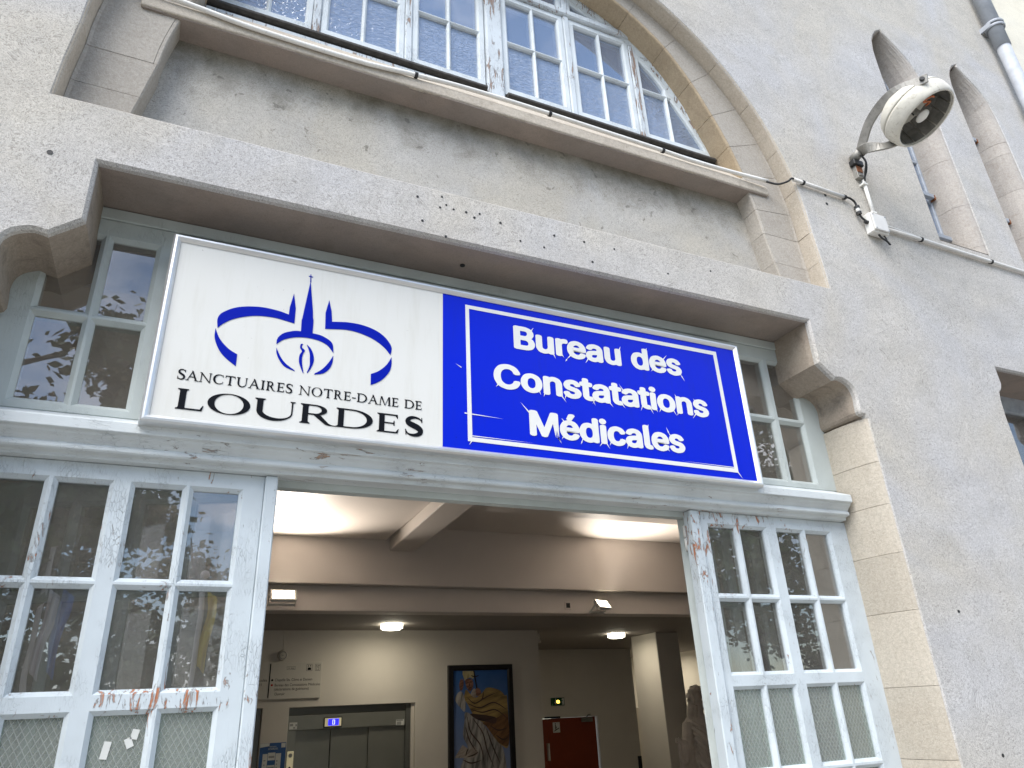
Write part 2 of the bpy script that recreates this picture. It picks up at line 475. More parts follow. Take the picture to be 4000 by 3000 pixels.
def prism_bm(loops, y0, y1, hcham=0.0, ocham=0.0, bm=None, f=None, mi=0):
    """loops in (x,z): first the outline, then holes; front face at y0 (towards the viewer), back at y1"""
    bm = bm or bmesh.new()
    f = f or (lambda x, y, z: (x, y, z))
    loops = [ccw([tuple(p) for p in lp]) for lp in loops]
    rings = []
    for i, lp in enumerate(loops):
        ch = ocham if i == 0 else hcham
        r = []
        if ch:
            fr = offset(lp, -ch if i == 0 else ch)
            r.append([bm.verts.new(f(x, y0, z)) for x, z in fr])
            r.append([bm.verts.new(f(x, y0+ch, z)) for x, z in lp])
        else:
            r.append([bm.verts.new(f(x, y0, z)) for x, z in lp])
        r.append([bm.verts.new(f(x, y1, z)) for x, z in lp])
        rings.append((lp, r))
    for which in (0, -1):
        vv = [v for lp, r in rings for v in r[which]]
        tri = tessellate_polygon([[Vector((*( (lp if not (ocham if i == 0 else hcham) or which == -1 else offset(lp, -ocham if i == 0 else hcham))[k]), 0)) for k in range(len(lp))] for i, (lp, r) in enumerate(rings)])
        for t in tri:
            try:
                fc = bm.faces.new([vv[k] for k in t])
                fc.material_index = mi
            except ValueError:
                pass
    for lp, r in rings:
        for a, b in zip(r, r[1:]):
            n = len(a)
            for k in range(n):
                fc = bm.faces.new([a[k], a[(k+1) % n], b[(k+1) % n], b[k]])
                fc.material_index = mi
    return bm

def prism(name, loops, y0, y1, mat, parent=None, hcham=0.0, ocham=0.0, **kw):
    return link(name, prism_bm(loops, y0, y1, hcham, ocham), mat, parent, **kw)

def rect(x0, x1, z0, z1):
    return [(x0, z0), (x1, z0), (x1, z1), (x0, z1)]

def sections(name, secs, mat, parent=None, smooth=False, closed=False, bevel=0, bm=None):
    own = bm is None
    bm = bm or bmesh.new()
    vs = [[bm.verts.new(p) for p in s] for s in secs]
    n = len(secs[0])
    pr = list(zip(vs, vs[1:])) + ([(vs[-1], vs[0])] if closed else [])
    for a, b in pr:
        for k in range(n):
            bm.faces.new([a[k], a[(k+1) % n], b[(k+1) % n], b[k]])
    if not closed:
        bm.faces.new(vs[0][::-1])
        bm.faces.new(vs[-1])
    if not own:
        return bm
    return link(name, bm, mat, parent, smooth, bevel)

def tube_bm(pts, r, n=8, bm=None, flat=None):
    """round tube (or flat band w x t when flat is given) along points"""
    bm = bm or bmesh.new()
    pts = [Vector(p) for p in pts]
    rings = []
    up0 = Vector((0, 0, 1))
    prev = None
    for i, p in enumerate(pts):
        d = (pts[min(i+1, len(pts)-1)] - pts[max(i-1, 0)]).normalized()
        if prev is None:
            a = d.cross(up0)
            if a.length < 1e-3: a = d.cross(Vector((1, 0, 0)))
        else:
            a = prev - d*prev.dot(d)
        a.normalize(); prev = a
        b = d.cross(a).normalized()
        rr = r[i] if isinstance(r, (list, tuple)) else r
        rings.append([bm.verts.new(p + (a*math.cos(2*PI*k/n) + b*math.sin(2*PI*k/n))*rr) for k in range(n)])
    for a, b in zip(rings, rings[1:]):
        for k in range(n):
            bm.faces.new([a[k], a[(k+1) % n], b[(k+1) % n], b[k]])
    bm.faces.new(rings[0][::-1]); bm.faces.new(rings[-1])
    return bm

def tube(name, pts, r, mat, parent=None, n=8, smooth=True):
    return link(name, tube_bm(pts, r, n), mat, parent, smooth)

def smooth_path(pts, sub=6):
    pts = [Vector(p) for p in pts]
    out = []
    for i in range(len(pts)-1):
        p0, p1, p2, p3 = pts[max(i-1, 0)], pts[i], pts[i+1], pts[min(i+2, len(pts)-1)]
        for k in range(sub):
            t = k/sub
            out.append(0.5*((2*p1) + (p2-p0)*t + (2*p0-5*p1+4*p2-p3)*t*t + (3*p1-p0-3*p2+p3)*t**3))
    out.append(pts[-1])
    return out

def lathe_bm(prof, n=32, bm=None, mtx=None, mi=0):
    """profile of (r, t) revolved about local Z"""
    bm = bm or bmesh.new()
    mtx = mtx or Matrix()
    rings = []
    for r, t in prof:
        if r < 1e-6:
            rings.append([bm.verts.new(mtx @ Vector((0, 0, t)))])
        else:
            rings.append([bm.verts.new(mtx @ Vector((r*math.cos(2*PI*k/n), r*math.sin(2*PI*k/n), t))) for k in range(n)])
    for a, b in zip(rings, rings[1:]):
        for k in range(n):
            q = [a[k % len(a)], a[(k+1) % len(a)], b[(k+1) % len(b)], b[k % len(b)]]
            q = list(dict.fromkeys(q))
            if len(q) > 2:
                fc = bm.faces.new(q); fc.material_index = mi
    return bm

def disc_bm(c, r, nrm, th, n=24, bm=None):
    q = Vector(nrm).to_track_quat('Z', 'Y').to_matrix().to_4x4()
    return lathe_bm([(0, 0), (r, 0), (r, th), (0, th)], n, bm, Matrix.Translation(c) @ q)

def sash(name, parent, outline, panes, y0, y1, mat, gmat, cham=0.014, f=None, gy=None, glass_of=None, ocham=0.003):
    """a glazed frame: flat stiles and rails with splayed beads round each light, every pane its own object"""
    bm = prism_bm([outline] + panes, y0, y1, cham, ocham, f=f)
    o = link(name, bm, mat, parent)
    gy = gy if gy is not None else y0 + 0.022
    for k, p in enumerate(panes):
        b2 = prism_bm([offset(ccw(p), 0.004)], gy, gy+0.004, f=f)
        link('pane', b2, glass_of(k, p) if glass_of else gmat, o)
    return o
# ------------------------------------------------------------------ ground
bm = bmesh.new()
bbox(bm, -400, 400, -400, 60, -0.3, -0.004)
tag(link('ground', bm, 'ground'), kind='structure')

# ------------------------------------------------------------------ the building front
B = empty('building', (1.25, 0, 0), 'old grey rendered institution building front with arched window over pale blue wooden entrance', 'building')
CX, CZ = 1.253, 4.6           # centre of the big arch
RO = 1.885
MX = 1.231                    # middle of the entrance recess

def interp(tab, t):
    for (a, va), (b, vb) in zip(tab, tab[1:]):
        if a <= t <= b:
            k = (t-a)/(b-a)
            return va + (vb-va)*k
    return tab[0][1] if t < tab[0][0] else tab[-1][1]

RIN = [(-12, 1.70), (0, 1.62), (10, 1.60), (18, 1.605), (25, 1.615), (33, 1.635), (42, 1.68), (50, 1.725), (60, 1.755), (90, 1.79)]
RWIN = [(0, 1.70), (20, 1.675), (31, 1.675), (40, 1.695), (46, 1.735), (57, 1.765), (90, 1.80)]
def arc(rf, a0, a1, n):
    out = []
    for k in range(n+1):
        t = a0 + (a1-a0)*k/n
        u = t if t <= 90 else 180-t
        r = rf(u)
        out.append((CX + r*math.cos(R(t)), CZ + r*math.sin(R(t))))
    return out

EY_ = 0.27
# --- outlines on the face of the wall
corb_r = [(2.930, 3.958), (2.926, 3.703), (3.022, 3.620), (3.062, 3.629), (3.096, 3.620), (3.124, 3.602), (3.142, 3.574), (3.148, 3.535), (3.143, 3.490), (3.140, 3.452), (3.150, 3.437), (3.177, 3.432), (3.182, 3.421)]
def smooth2(pts, sub):
    return [(p.x, p.y) for p in smooth_path([(x, z, 0) for x, z in pts], sub)]
corb_r = corb_r[:2] + [(2.975, 3.661)] + smooth2([(3.022, 3.6215), (3.062, 3.6295), (3.096, 3.620), (3.124, 3.602), (3.142, 3.574), (3.148, 3.535), (3.1435, 3.490), (3.141, 3.455)], 3) + [(3.147, 3.441), (3.160, 3.434), (3.177, 3.432), (3.182, 3.421)]
def mir(p, m=MX): return (2*m-p[0], p[1])
shaft_r = [(3.186, 3.415), (3.190, 0.02)]
entr = corb_r + shaft_r
entr_loop = entr + [mir(p) for p in entr[::-1]]
niche_loop = [(CX+1.910, 4.220), (CX+1.902, 4.40)] + arc(lambda u: RO, 0, 180, 56) + [(CX-1.902, 4.40), (CX-1.910, 4.220)]
def slit(x0, x1):
    wd = x1-x0
    head = [(x1, 6.20), (x1-0.012, 6.45), (x1-0.036, 6.604), (x1-0.085, 6.71), (x1-0.150, 6.790), (x1-0.23, 6.868), (x1-0.305, 6.935), (x0+0.185, 6.958), (x0+0.12, 6.915), (x0+0.065, 6.842), (x0+0.03, 6.772), (x0+0.005, 6.65), (x0, 6.50), (x0, 6.20)]
    return [(x0, 4.865), (x1, 4.865)] + head
SL = [(4.376, 4.878), (5.285, 5.765)]
rw_l = [(4.478, 3.915), (4.480, 3.80), (4.462, 3.765), (4.432, 3.742), (4.418, 3.69), (4.408, 3.57), (4.412, 3.40), (4.418, 1.10)]
rw_loop = rw_l + [mir(p, 5.05) for p in rw_l[::-1]]

prism('facade_wall', [rect(-5, 6.30, 0.0, 10.5), entr_loop, niche_loop, slit(*SL[0]), slit(*SL[1]), rw_loop], 0, 0.03, 'stucco', B, hcham=0.011, recalc=True)

# --- the entrance recess: soffit, corbels, jambs
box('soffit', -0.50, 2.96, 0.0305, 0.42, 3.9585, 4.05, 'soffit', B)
def liner(name, prof, mat, sgn, bev=0.004):
    prof = [tuple(p) for p in prof]
    n = len(prof)
    secs = []
    for i, p in enumerate(prof):
        a = Vector(prof[max(i-1, 0)]); b = Vector(prof[min(i+1, n-1)])
        d = (b-a).normalized()
        nn = Vector((-d.y, d.x))*sgn
        q = Vector(p) + nn*0.06
        secs.append([(p[0], 0.0305, p[1]), (p[0]-nn.x*0.004, 0.06, p[1]-nn.y*0.004), (p[0], 0.42, p[1]), (q.x, 0.42, q.y), (q.x, 0.0305, q.y)])
    return sections(name, secs, mat, B)
fine = corb_r
liner('corbel', fine, 'corbel', 1)
liner('corbel', [mir(p) for p in fine], 'corbel', -1)
def shaft(z0, z1, sg):
    xs = [(3.192, 0.004), (3.180, 0.016), (3.168, 0.05), (3.158, 0.11), (3.151, 0.18), (3.150, 0.42), (3.32, 0.42), (3.32, 0.032), (3.196, 0.032)]
    if sg < 0: xs = [(2*MX-x, y) for x, y in xs]
    bm = bmesh.new()
    dz = random.uniform(-0.0012, 0.0012)
    lo = [bm.verts.new((x+dz, y, z0+0.0007)) for x, y in xs]
    hi = [bm.verts.new((x+dz, y, z1-0.0007)) for x, y in xs]
    bm.faces.new(lo[::-1]); bm.faces.new(hi)
    for k in range(len(xs)):
        bm.faces.new([lo[k], lo[(k+1) % len(xs)], hi[(k+1) % len(xs)], hi[k]])
    link('jamb_stone', bm, 'jamb', B, bevel=0.0013)
js = [3.420, 3.18, 2.96, 2.72, 2.45, 2.12, 1.82, 1.45, 1.10, 0.72, 0.36, 0.02]
for a, b in zip(js[1:], js):
    shaft(a, b, 1); shaft(a, b, -1)
for s in (1, -1):
    x0, x1 = (3.180, 3.30) if s > 0 else (2*MX-3.30, 2*MX-3.180)
    box('mortar_bed', x0, x1, 0.045, 0.41, 0.02, 3.416, 'mortar', B)

# --- the big arch: roll moulding outside, flat band inside, reveal to the window
def arch_block(name, t0, t1, sec, mat, n=3, gap=0.0007):
    """sec(u) gives the block's cross-section as (radius, depth)"""
    secs = []
    g = math.degrees(gap/1.8)
    for k in range(n+1):
        t = t0+g + (t1-t0-2*g)*k/n
        u = t if t <= 90 else 180-t
        secs.append([(CX+r*math.cos(R(t)), y, CZ+r*math.sin(R(t))) for r, y in sec(u)])
    return sections(name, secs, mat, B, bevel=0.0016)
roll = lambda u: [(1.894, 0.003), (1.888, 0.006), (1.883, 0.016), (1.881, 0.040), (1.882, 0.085), (1.885, 0.108), (1.885, 0.30), (1.99, 0.30), (1.99, 0.032), (1.896, 0.032)]
band = lambda u: [(1.8835, 0.106), (1.870, 0.112), (interp(RIN, u)+0.019, 0.113), (interp(RIN, u)+0.019, 0.30), (1.8835, 0.30)]
inner = lambda u: [(interp(RIN, u)+0.018, 0.1135), (interp(RIN, u)+0.004, 0.115), (interp(RIN, u), 0.122), (interp(RIN, u)+0.006, 0.30), (interp(RIN, u)+0.018, 0.30)]
ang = [0, 9.5, 18.5, 29.5, 40, 51, 63, 75, 87, 99, 111, 123, 135, 146, 157, 168, 180]
for a, b in zip(ang, ang[1:]):
    arch_block('arch_stone', a, b, roll, 'stone', 4)
ang = [0, 6, 14.5, 22.5, 31, 40, 49.5, 60, 71, 82, 98, 109, 120, 131, 141, 150, 159, 169, 180]
for a, b in zip(ang, ang[1:]):
    arch_block('band_stone', a, b, band, 'band', 4)
    arch_block('reveal_stone', a, b, inner, 'ochre' if 14 < a and b < 168 else 'band', 4)
sec2 = lambda u: [(1.888, 0.12), (interp(RIN, u)+0.012, 0.125), (interp(RIN, u)+0.016, 0.31), (2.02, 0.31), (2.02, 0.04), (1.888, 0.04)]
secs = []
for k in range(61):
    t = 3*k; u = t if t <= 90 else 180-t
    secs.append([(CX+r*math.cos(R(t)), y, CZ+r*math.sin(R(t))) for r, y in sec2(u)])
sections('mortar_bed', secs, 'mortar', B)
# straight feet of the arch, standing on the wall below
for s in (1, -1):
    def X(v): return CX + s*v
    for z0, z1, o0, o1 in ((4.221, 4.40, 1.910, 1.902), (4.40, 4.598, 1.902, 1.885)):
        secs = [[(X(o+0.009), 0.003, z), (X(o+0.003), 0.006, z), (X(o-0.002), 0.016, z), (X(o-0.004), 0.04, z), (X(o-0.002), 0.085, z), (X(o), 0.108, z), (X(o), 0.30, z), (X(2.03), 0.30, z), (X(2.03), 0.032, z), (X(o+0.011), 0.032, z)] for o, z in ((o0, z0), (o1, z1-0.002))]
        sections('arch_stone', secs, 'stone', B)
    for z0, z1, i0, i1, o0, o1 in ((4.221, 4.402, 1.69, 1.655, 1.908, 1.900), (4.404, 4.598, 1.655, 1.62, 1.900, 1.883)):
        secs = [[(X(o), 0.107, z), (X(o-0.014), 0.112, z), (X(i+0.006), 0.113, z), (X(i), 0.120, z), (X(i), 0.30, z), (X(o), 0.30, z)] for o, i, z in ((o0, i0, z0), (o1, i1, z1))]
        sections('band_stone', secs, 'band', B)
box('ledge', CX-1.945, CX+1.945, 0.031, 0.30, 4.12, 4.2195, 'stucco', B)
box('niche_panel', CX-1.80, CX+1.80, 0.225, 0.31, 4.2205, 4.93, 'panel', B)
# window sill slab, one long stone with a weathered top
sections('window_sill', [[(x, 0.098, 4.894), (x, 0.095, 4.902), (x, 0.095, 4.952), (x, 0.102, 4.962), (x, 0.235, 5.150), (x, 0.34, 5.155), (x, 0.34, 4.894)] for x in (-0.478, -0.1, 0.5, 1.1, 1.6, 2.1, 2.6, 2.972)], 'sill', B, bevel=0.003)
bm = bmesh.new()
rq = random.Random(4)
for k in range(44):                      # brown render under the sill, its front edge broken away here and there
    xa = -0.470+k*(3.434/44); xb = xa+3.434/44
    y0 = 0.1005+max(0, 0.004*math.sin(k*0.9)+rq.gauss(0.001, 0.0035))
    bbox(bm, xa, xb-0.0002, y0, 0.23, 4.8885, 4.8935)
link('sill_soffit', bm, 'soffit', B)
# --- the arched window
W = empty('arched_window', (CX, 0.3, 5.03)); W.parent = B
W.matrix_parent_inverse = Matrix.Translation(B.location).inverted()
def wobj(name, bm, mat, par=None, **kw):
    o = link(name, bm, mat, None, **kw)
    o.parent = par or W
    o.matrix_parent_inverse = Matrix.Translation(W.location).inverted()
    return o
WX = 1.240
def warc(x, z):
    """largest height of the frame's inner edge at x"""
    t = math.degrees(math.atan2(z-CZ, abs(x-CX)))
    return interp(RWIN, t)
def inside(x, z, m=0.0):
    d = math.hypot(x-CX, z-CZ)
    return d < warc(x, z)-m
def clip_arch(x0, x1, z0, z1, m):
    """the part of a rectangle that lies inside the arch, as one polygon"""
    pts = [(x0, z0), (x1, z0)]
    poly = [(x0, z0), (x1, z0), (x1, z1), (x0, z1)]
    out = []
    n = len(poly)
    dense = []
    for i in range(n):
        a, b = Vector(poly[i]), Vector(poly[(i+1) % n])
        for k in range(24):
            dense.append(a.lerp(b, k/24))
    ins = [inside(p.x, p.y, m) for p in dense]
    if all(ins): return poly
    if not any(ins): return None
    res = []
    N = len(dense)
    for i in range(N):
        p, q = dense[i], dense[(i+1) % N]
        if ins[i]: res.append((p.x, p.y))
        if ins[i] != ins[(i+1) % N]:
            lo, hi = (p, q) if ins[i] else (q, p)
            for _ in range(20):
                mid = (lo+hi)/2
                if inside(mid.x, mid.y, m): lo = mid
                else: hi = mid
            res.append((lo.x, lo.y))
    # put points of the arc between the two cut points
    cl = []
    for i, p in enumerate(res):
        q = res[(i+1) % len(res)]
        cl.append(p)
        if (Vector(p)-Vector(q)).length > 0.02:
            mid = ((p[0]+q[0])/2, (p[1]+q[1])/2)
            rm = math.hypot(mid[0]-CX, mid[1]-CZ)
            if not (min(abs(mid[0]-x0), abs(mid[0]-x1)) < 1e-4 or min(abs(mid[1]-z0), abs(mid[1]-z1)) < 1e-4):
                t0 = math.atan2(p[1]-CZ, p[0]-CX); t1 = math.atan2(q[1]-CZ, q[0]-CX)
                for k in range(1, 8):
                    t = t0+(t1-t0)*k/8
                    r = warc(CX+math.cos(t), CZ+math.sin(t))-m
                    cl.append((CX+r*math.cos(t), CZ+r*math.sin(t)))
    # drop nearly straight points
    simp = []
    n = len(cl)
    for i in range(n):
        a, b, c = Vector(cl[i-1]), Vector(cl[i]), Vector(cl[(i+1) % n])
        if (b-a).length < 1e-4: continue
        cr_ = (b-a).x*(c-b).y-(b-a).y*(c-b).x
        if abs(cr_) > 1e-6: simp.append(tuple(b))
    if len(simp) < 3 or abs(area2(simp)) < 0.003: return None
    return simp
wy0, wy1 = 0.262, 0.33
# outer frame following the arch
secs = []
for k in range(57):
    t = 22.5 + (157.5-45+22.5)*k/56
    u = t if t <= 90 else 180-t
    r = interp(RWIN, u)
    cs, sn = math.cos(R(t)), math.sin(R(t))
    secs.append([(CX+q*cs, y, CZ+q*sn) for q, y in ((r+0.02, 0.25), (r-0.028, 0.25), (r-0.052, 0.268), (r-0.052, 0.33), (r+0.02, 0.33))])
bm = bmesh.new(); sections('', secs, None, bm=bm); wobj('frame', bm, 'paint_w')
bm = bmesh.new(); bbox(bm, CX-1.58, CX+1.58, 0.241, 0.335, 5.02, 5.182); wobj('bottom_rail', bm, 'paint_w', bevel=0.006)
bm = bmesh.new(); bbox(bm, WX-0.052, WX+0.052, 0.243, 0.34, 5.18, 6.45); wobj('mullion', bm, 'paint_w', bevel=0.01, seg=2)
for s in (1, -1):
    for v in (0.505, 0.985):
        top = 6.40 if v < 0.9 else 6.02
        bm = bmesh.new(); x = WX+s*v
        bbox(bm, x-0.020, x+0.020, 0.252, 0.335, 5.19, top); wobj('post', bm, 'paint_w', bevel=0.006)
    a, b = (WX+0.053, WX+1.30) if s > 0 else (WX-1.30, WX-0.053)
    bm = bmesh.new(); bbox(bm, a, b, 0.238, 0.34, 6.068, 6.118); wobj('transom', bm, 'paint_w', bevel=0.008)
    # dark weather bar under the casements
    a, b = (WX+0.062, WX+1.50) if s > 0 else (WX-1.50, WX-0.062)
    secs = [[(x, 0.262, 5.236), (x, 0.228, 5.222), (x, 0.222, 5.200), (x, 0.240, 5.192), (x, 0.262, 5.190)] for x in (a, b)]
    bm = bmesh.new(); sections('', secs, None, bm=bm); wobj('weather_bar', bm, 'darkwood', bevel=0.003)
    for v0, v1 in ((0.056, 0.484), (0.526, 0.964)):
        x0, x1 = (WX+v0, WX+v1) if s > 0 else (WX-v1, WX-v0)
        xm = (x0+x1)/2
        pn = []
        mats = []
        for zi, (za, zb) in enumerate(((5.30, 5.655), (5.681, 6.020))):
            for xa, xb in ((x0+0.040, xm-0.011), (xm+0.011, x1-0.040)):
                p = clip_arch(xa, xb, za, zb, 0.075)
                if p: pn.append(p); mats.append('glass_rip' if zi == 0 else 'glass_up')
        ol = clip_arch(x0, x1, 5.238, 6.066, 0.045)
        bm = prism_bm([ol]+pn, wy0, wy1, 0.010, 0.004)
        so = wobj('sash', bm, 'paint_s')
        for p, m in zip(pn, mats):
            wobj('pane', prism_bm([offset(ccw(p), 0.004)], 0.286, 0.290), m)
        # fanlight above the transom
        pn = []
        for xa, xb in ((x0+0.030, xm-0.011), (xm+0.011, x1-0.030)):
            p = clip_arch(xa, xb, 6.148, 6.40, 0.075)
            if p: pn.append(p)
        ol = clip_arch(x0, x1, 6.12, 6.46, 0.045)
        if ol and pn:
            wobj('fanlight', prism_bm([ol]+pn, wy0, wy1, 0.010, 0.004), 'paint_s')
            for p in pn:
                wobj('pane', prism_bm([offset(ccw(p), 0.004)], 0.286, 0.290), 'glass_up')
    # side light, cut by the arch
    v0, v1 = 1.006, 1.60
    x0, x1 = (WX+v0, WX+v1) if s > 0 else (WX-v1, WX-v0)
    ol = clip_arch(x0, x1, 5.238, 6.066, 0.045)
    pn = []; mats = []
    for zi, (za, zb) in enumerate(((5.30, 5.655), (5.681, 6.02))):
        for va, vb in ((1.040, 1.205), (1.228, 1.58)):
            xa, xb = (WX+va, WX+vb) if s > 0 else (WX-vb, WX-va)
            p = clip_arch(xa, xb, za, zb, 0.075)
            if p: pn.append(p); mats.append('glass_rip' if zi == 0 else 'glass_up')
    wobj('side_light', prism_bm([ol]+pn, wy0, wy1, 0.010, 0.004), 'paint_s')
    for p, m in zip(pn, mats):
        wobj('pane', prism_bm([offset(ccw(p), 0.004)], 0.286, 0.290), m)

# --- slit windows right of the arch
def slit_window(x0, x1, bars):
    sw = empty('slit_window', (x0, 0.2, 4.86)); sw.parent = B
    sw.matrix_parent_inverse = Matrix.Translation(B.location).inverted()
    def so(name, bm, mat, **kw):
        o = link(name, bm, mat, None, **kw); o.parent = sw
        o.matrix_parent_inverse = Matrix.Translation(sw.location).inverted()
        return o
    zz = [4.94, 5.30, 5.72, 6.08, 6.198]
    cv = [(-0.002, 0.004), (0.016, 0.008), (0.036, 0.020), (0.056, 0.042), (0.074, 0.075), (0.086, 0.12), (0.094, 0.20), (0.096, 0.36), (-0.12, 0.36), (-0.12, 0.032), (-0.004, 0.032)]
    sh = [(0.0, 0.004), (0.001, 0.008), (0.002, 0.020), (0.004, 0.042), (0.008, 0.075), (0.014, 0.12), (0.024, 0.20), (0.040, 0.36), (-0.12, 0.36), (-0.12, 0.032), (-0.004, 0.032)]
    right = [(x1-q, y) for q, y in cv]
    left = [(x0+q, y) for q, y in sh]
    for xs in (right, left):
        for a, b in zip([4.87]+zz, zz):
            bm = bmesh.new()
            lo = [bm.verts.new((x, y, a+0.0005)) for x, y in xs]; hi = [bm.verts.new((x, y, b-0.0005)) for x, y in xs]
            bm.faces.new(lo[::-1]); bm.faces.new(hi)
            for k in range(len(xs)):
                bm.faces.new([lo[k], lo[(k+1) % len(xs)], hi[(k+1) % len(xs)], hi[k]])
            so('jamb_stone', bm, 'slit', bevel=0.001, smooth=False)
    # head: the same section carried round the pointed top
    lp = slit(x0, x1)[2:]
    secs = []
    cx = (x0+x1)/2
    for i, p in enumerate(lp):
        wq = min(1, max(0, ((p[0]-x0)/(x1-x0)-0.35)/0.45))
        prof = [(a[0]*(1-wq)+c_[0]*wq, a[1]) for a, c_ in zip(sh, cv)]
        tgt = Vector((cx, min(p[1], 6.50)))
        d = (tgt-Vector(p)); ln = d.length; d.normalize()
        secs.append([(p[0]+d.x*min(q, ln*0.8), y, p[1]+d.y*min(q, ln*0.8)) for q, y in prof])
    bm = bmesh.new(); sections('', secs, None, bm=bm); so('head_stone', bm, 'slit')
    secs = [[(x, 0.004, 4.866), (x, 0.03, 4.878), (x, 0.20, 4.965), (x, 0.36, 4.975), (x, 0.36, 4.80), (x, 0.032, 4.80), (x, 0.032, 4.864)] for x in (x0-0.05, x1+0.05)]
    bm = bmesh.new(); sections('', secs, None, bm=bm); so('sill', bm, 'slit')
    ol = [(x0+0.09, 4.96), (x1-0.09, 4.96), (x1-0.09, 6.55), (cx, 6.87), (x0+0.09, 6.55)]
    pn = [[(x0+0.115, 5.0), (x1-0.115, 5.0), (x1-0.115, 5.80), (x0+0.115, 5.80)], [(x0+0.115, 5.83), (x1-0.115, 5.83), (x1-0.115, 6.54), (cx, 6.83), (x0+0.115, 6.54)]]
    so('frame', prism_bm([ol]+pn, 0.19, 0.24, 0.006, 0.003), 'iron')
    for p in pn: so('pane', prism_bm([offset(ccw(p), 0.003)], 0.205, 0.209), 'glass_up')
    for z, xe in bars:
        bm = bmesh.new(); bbox(bm, x0+0.10, x1-0.105+xe, 0.150, 0.185, z, z+0.035)
        so('bar', bm, 'iron', bevel=0.003)
        bm = bmesh.new(); bbox(bm, x1-0.104+xe, x1-0.092+xe, 0.148, 0.19, z-0.012, z+0.03)
        so('rusty_clamp', bm, 'rust', bevel=0.003)
slit_window(*SL[0], [(5.06, 0.035), (5.44, -0.012), (6.3, -0.01)])
slit_window(*SL[1], [(4.95, 0.035), (5.46, -0.012), (6.3, -0.01)])

# --- next opening at the right edge
rwin = empty('side_doorway', (5.05, 0.2, 1.1)); rwin.parent = B
rwin.matrix_parent_inverse = Matrix.Translation(B.location).inverted()
def ro(name, bm, mat, **kw):
    o = link(name, bm, mat, None, **kw); o.parent = rwin
    o.matrix_parent_inverse = Matrix.Translation(rwin.location).inverted()
    return o
lp = rw_loop
secs = []
for i, p in enumerate(rw_l):
    secs.append([(p[0], 0.0305, p[1]), (p[0]+0.01, 0.40, p[1]), (p[0]-0.09, 0.40, p[1]), (p[0]-0.09, 0.0305, p[1])])
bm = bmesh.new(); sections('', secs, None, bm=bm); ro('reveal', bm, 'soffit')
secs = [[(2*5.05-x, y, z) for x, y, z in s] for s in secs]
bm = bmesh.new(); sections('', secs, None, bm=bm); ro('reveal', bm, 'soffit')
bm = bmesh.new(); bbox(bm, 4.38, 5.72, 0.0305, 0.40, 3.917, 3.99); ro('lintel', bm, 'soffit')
ol = rect(4.41, 5.69, 1.1, 3.93)
pn = [rect(4.50, 4.80, 1.2, 2.6), rect(4.50, 4.80, 2.66, 3.80), rect(4.86, 5.24, 1.2, 2.6), rect(4.86, 5.24, 2.66, 3.80), rect(5.30, 5.60, 1.2, 2.6), rect(5.30, 5.60, 2.66, 3.80)]
ro('frame', prism_bm([ol]+pn, 0.30, 0.36, 0.01, 0.003), 'iron')
for p in pn: ro('pane', prism_bm([offset(ccw(p), 0.004)], 0.322, 0.326), 'glass')

for x, z, rx in ((-0.135, 2.045, 8), (-0.075, 2.062, -25), (-0.062, 2.085, 10)):
    m_ = Matrix.Translation((x, EY_+0.0205, z)) @ Matrix.Rotation(R(rx), 4, 'Y')
    bm = bmesh.new(); bbox(bm, -0.010, 0.010, -0.0006, 0, -0.024 if rx == 8 else -0.014, 0.024 if rx == 8 else 0.014, mtx=m_)
    link('tape_scrap', bm, 'label', B)
link('anchor_hole', disc_bm((0.985, 0.16, 3.9583), 0.012, (0, 0, -1), 0.004, 10), 'black', B)
# --- anchor holes left in the render
for x, z, r in ((0.720, 4.149, .006), (0.743, 4.027, .006), (0.849, 3.972, .006), (0.832, 4.180, .005), (0.823, 4.120, .005), (0.852, 4.141, .005), (0.886, 4.127, .005), (0.945, 4.128, .006), (0.984, 4.109, .006), (1.010, 4.137, .005), (1.111, 4.115, .006), (1.386, 4.116, .006), (1.207, 4.040, .005), (1.327, 4.035, .005), (1.547, 4.121, .006), (1.715, 4.122, .005), (1.582, 4.015, .006), (-0.616, 3.950, .010), (3.348, 4.933, .010), (3.340, 4.865, .010), (3.460, 2.443, .008), (3.475, 1.822, .008), (2.30, 4.13, .005), (2.02, 4.05, .005)):
    link('drill_hole', disc_bm((x, 0.004, z), r, (0, -1, 0), 0.006, 8), 'black', B)

# ------------------------------------------------------------------ entrance joinery
EY = 0.27
box('frame_board', -0.189, 2.599, EY+0.012, EY+0.06, 3.092, 3.905, 'paint_g', B)
box('head_rail', -0.72, 3.16, EY-0.006, EY+0.011, 3.905, 3.956, 'paint_g', B, bevel=0.004)
box('head_bead', -0.19, 2.60, EY-0.03, EY+0.011, 3.862, 3.882, 'paint_g', B, bevel=0.004)
box('head_bead', -0.19, 2.60, EY-0.02, EY+0.0115, 3.815, 3.835, 'paint_g', B, bevel=0.004)
rows_t = ((3.135, 3.452), (3.492, 3.815))
for ol, cols in ((rect(-0.74, -0.19, 3.092, 3.904), ((-0.597, -0.448), (-0.407, -0.257))), (rect(2.60, 3.165, 3.092, 3.904), ((2.662, 2.802), (2.857, 3.012)))):
    sash('transom_light', B, ol, [rect(a, b, c, d) for c, d in rows_t for a, b in cols], EY, EY+0.055, 'paint_g', 'glass', cham=0.016)
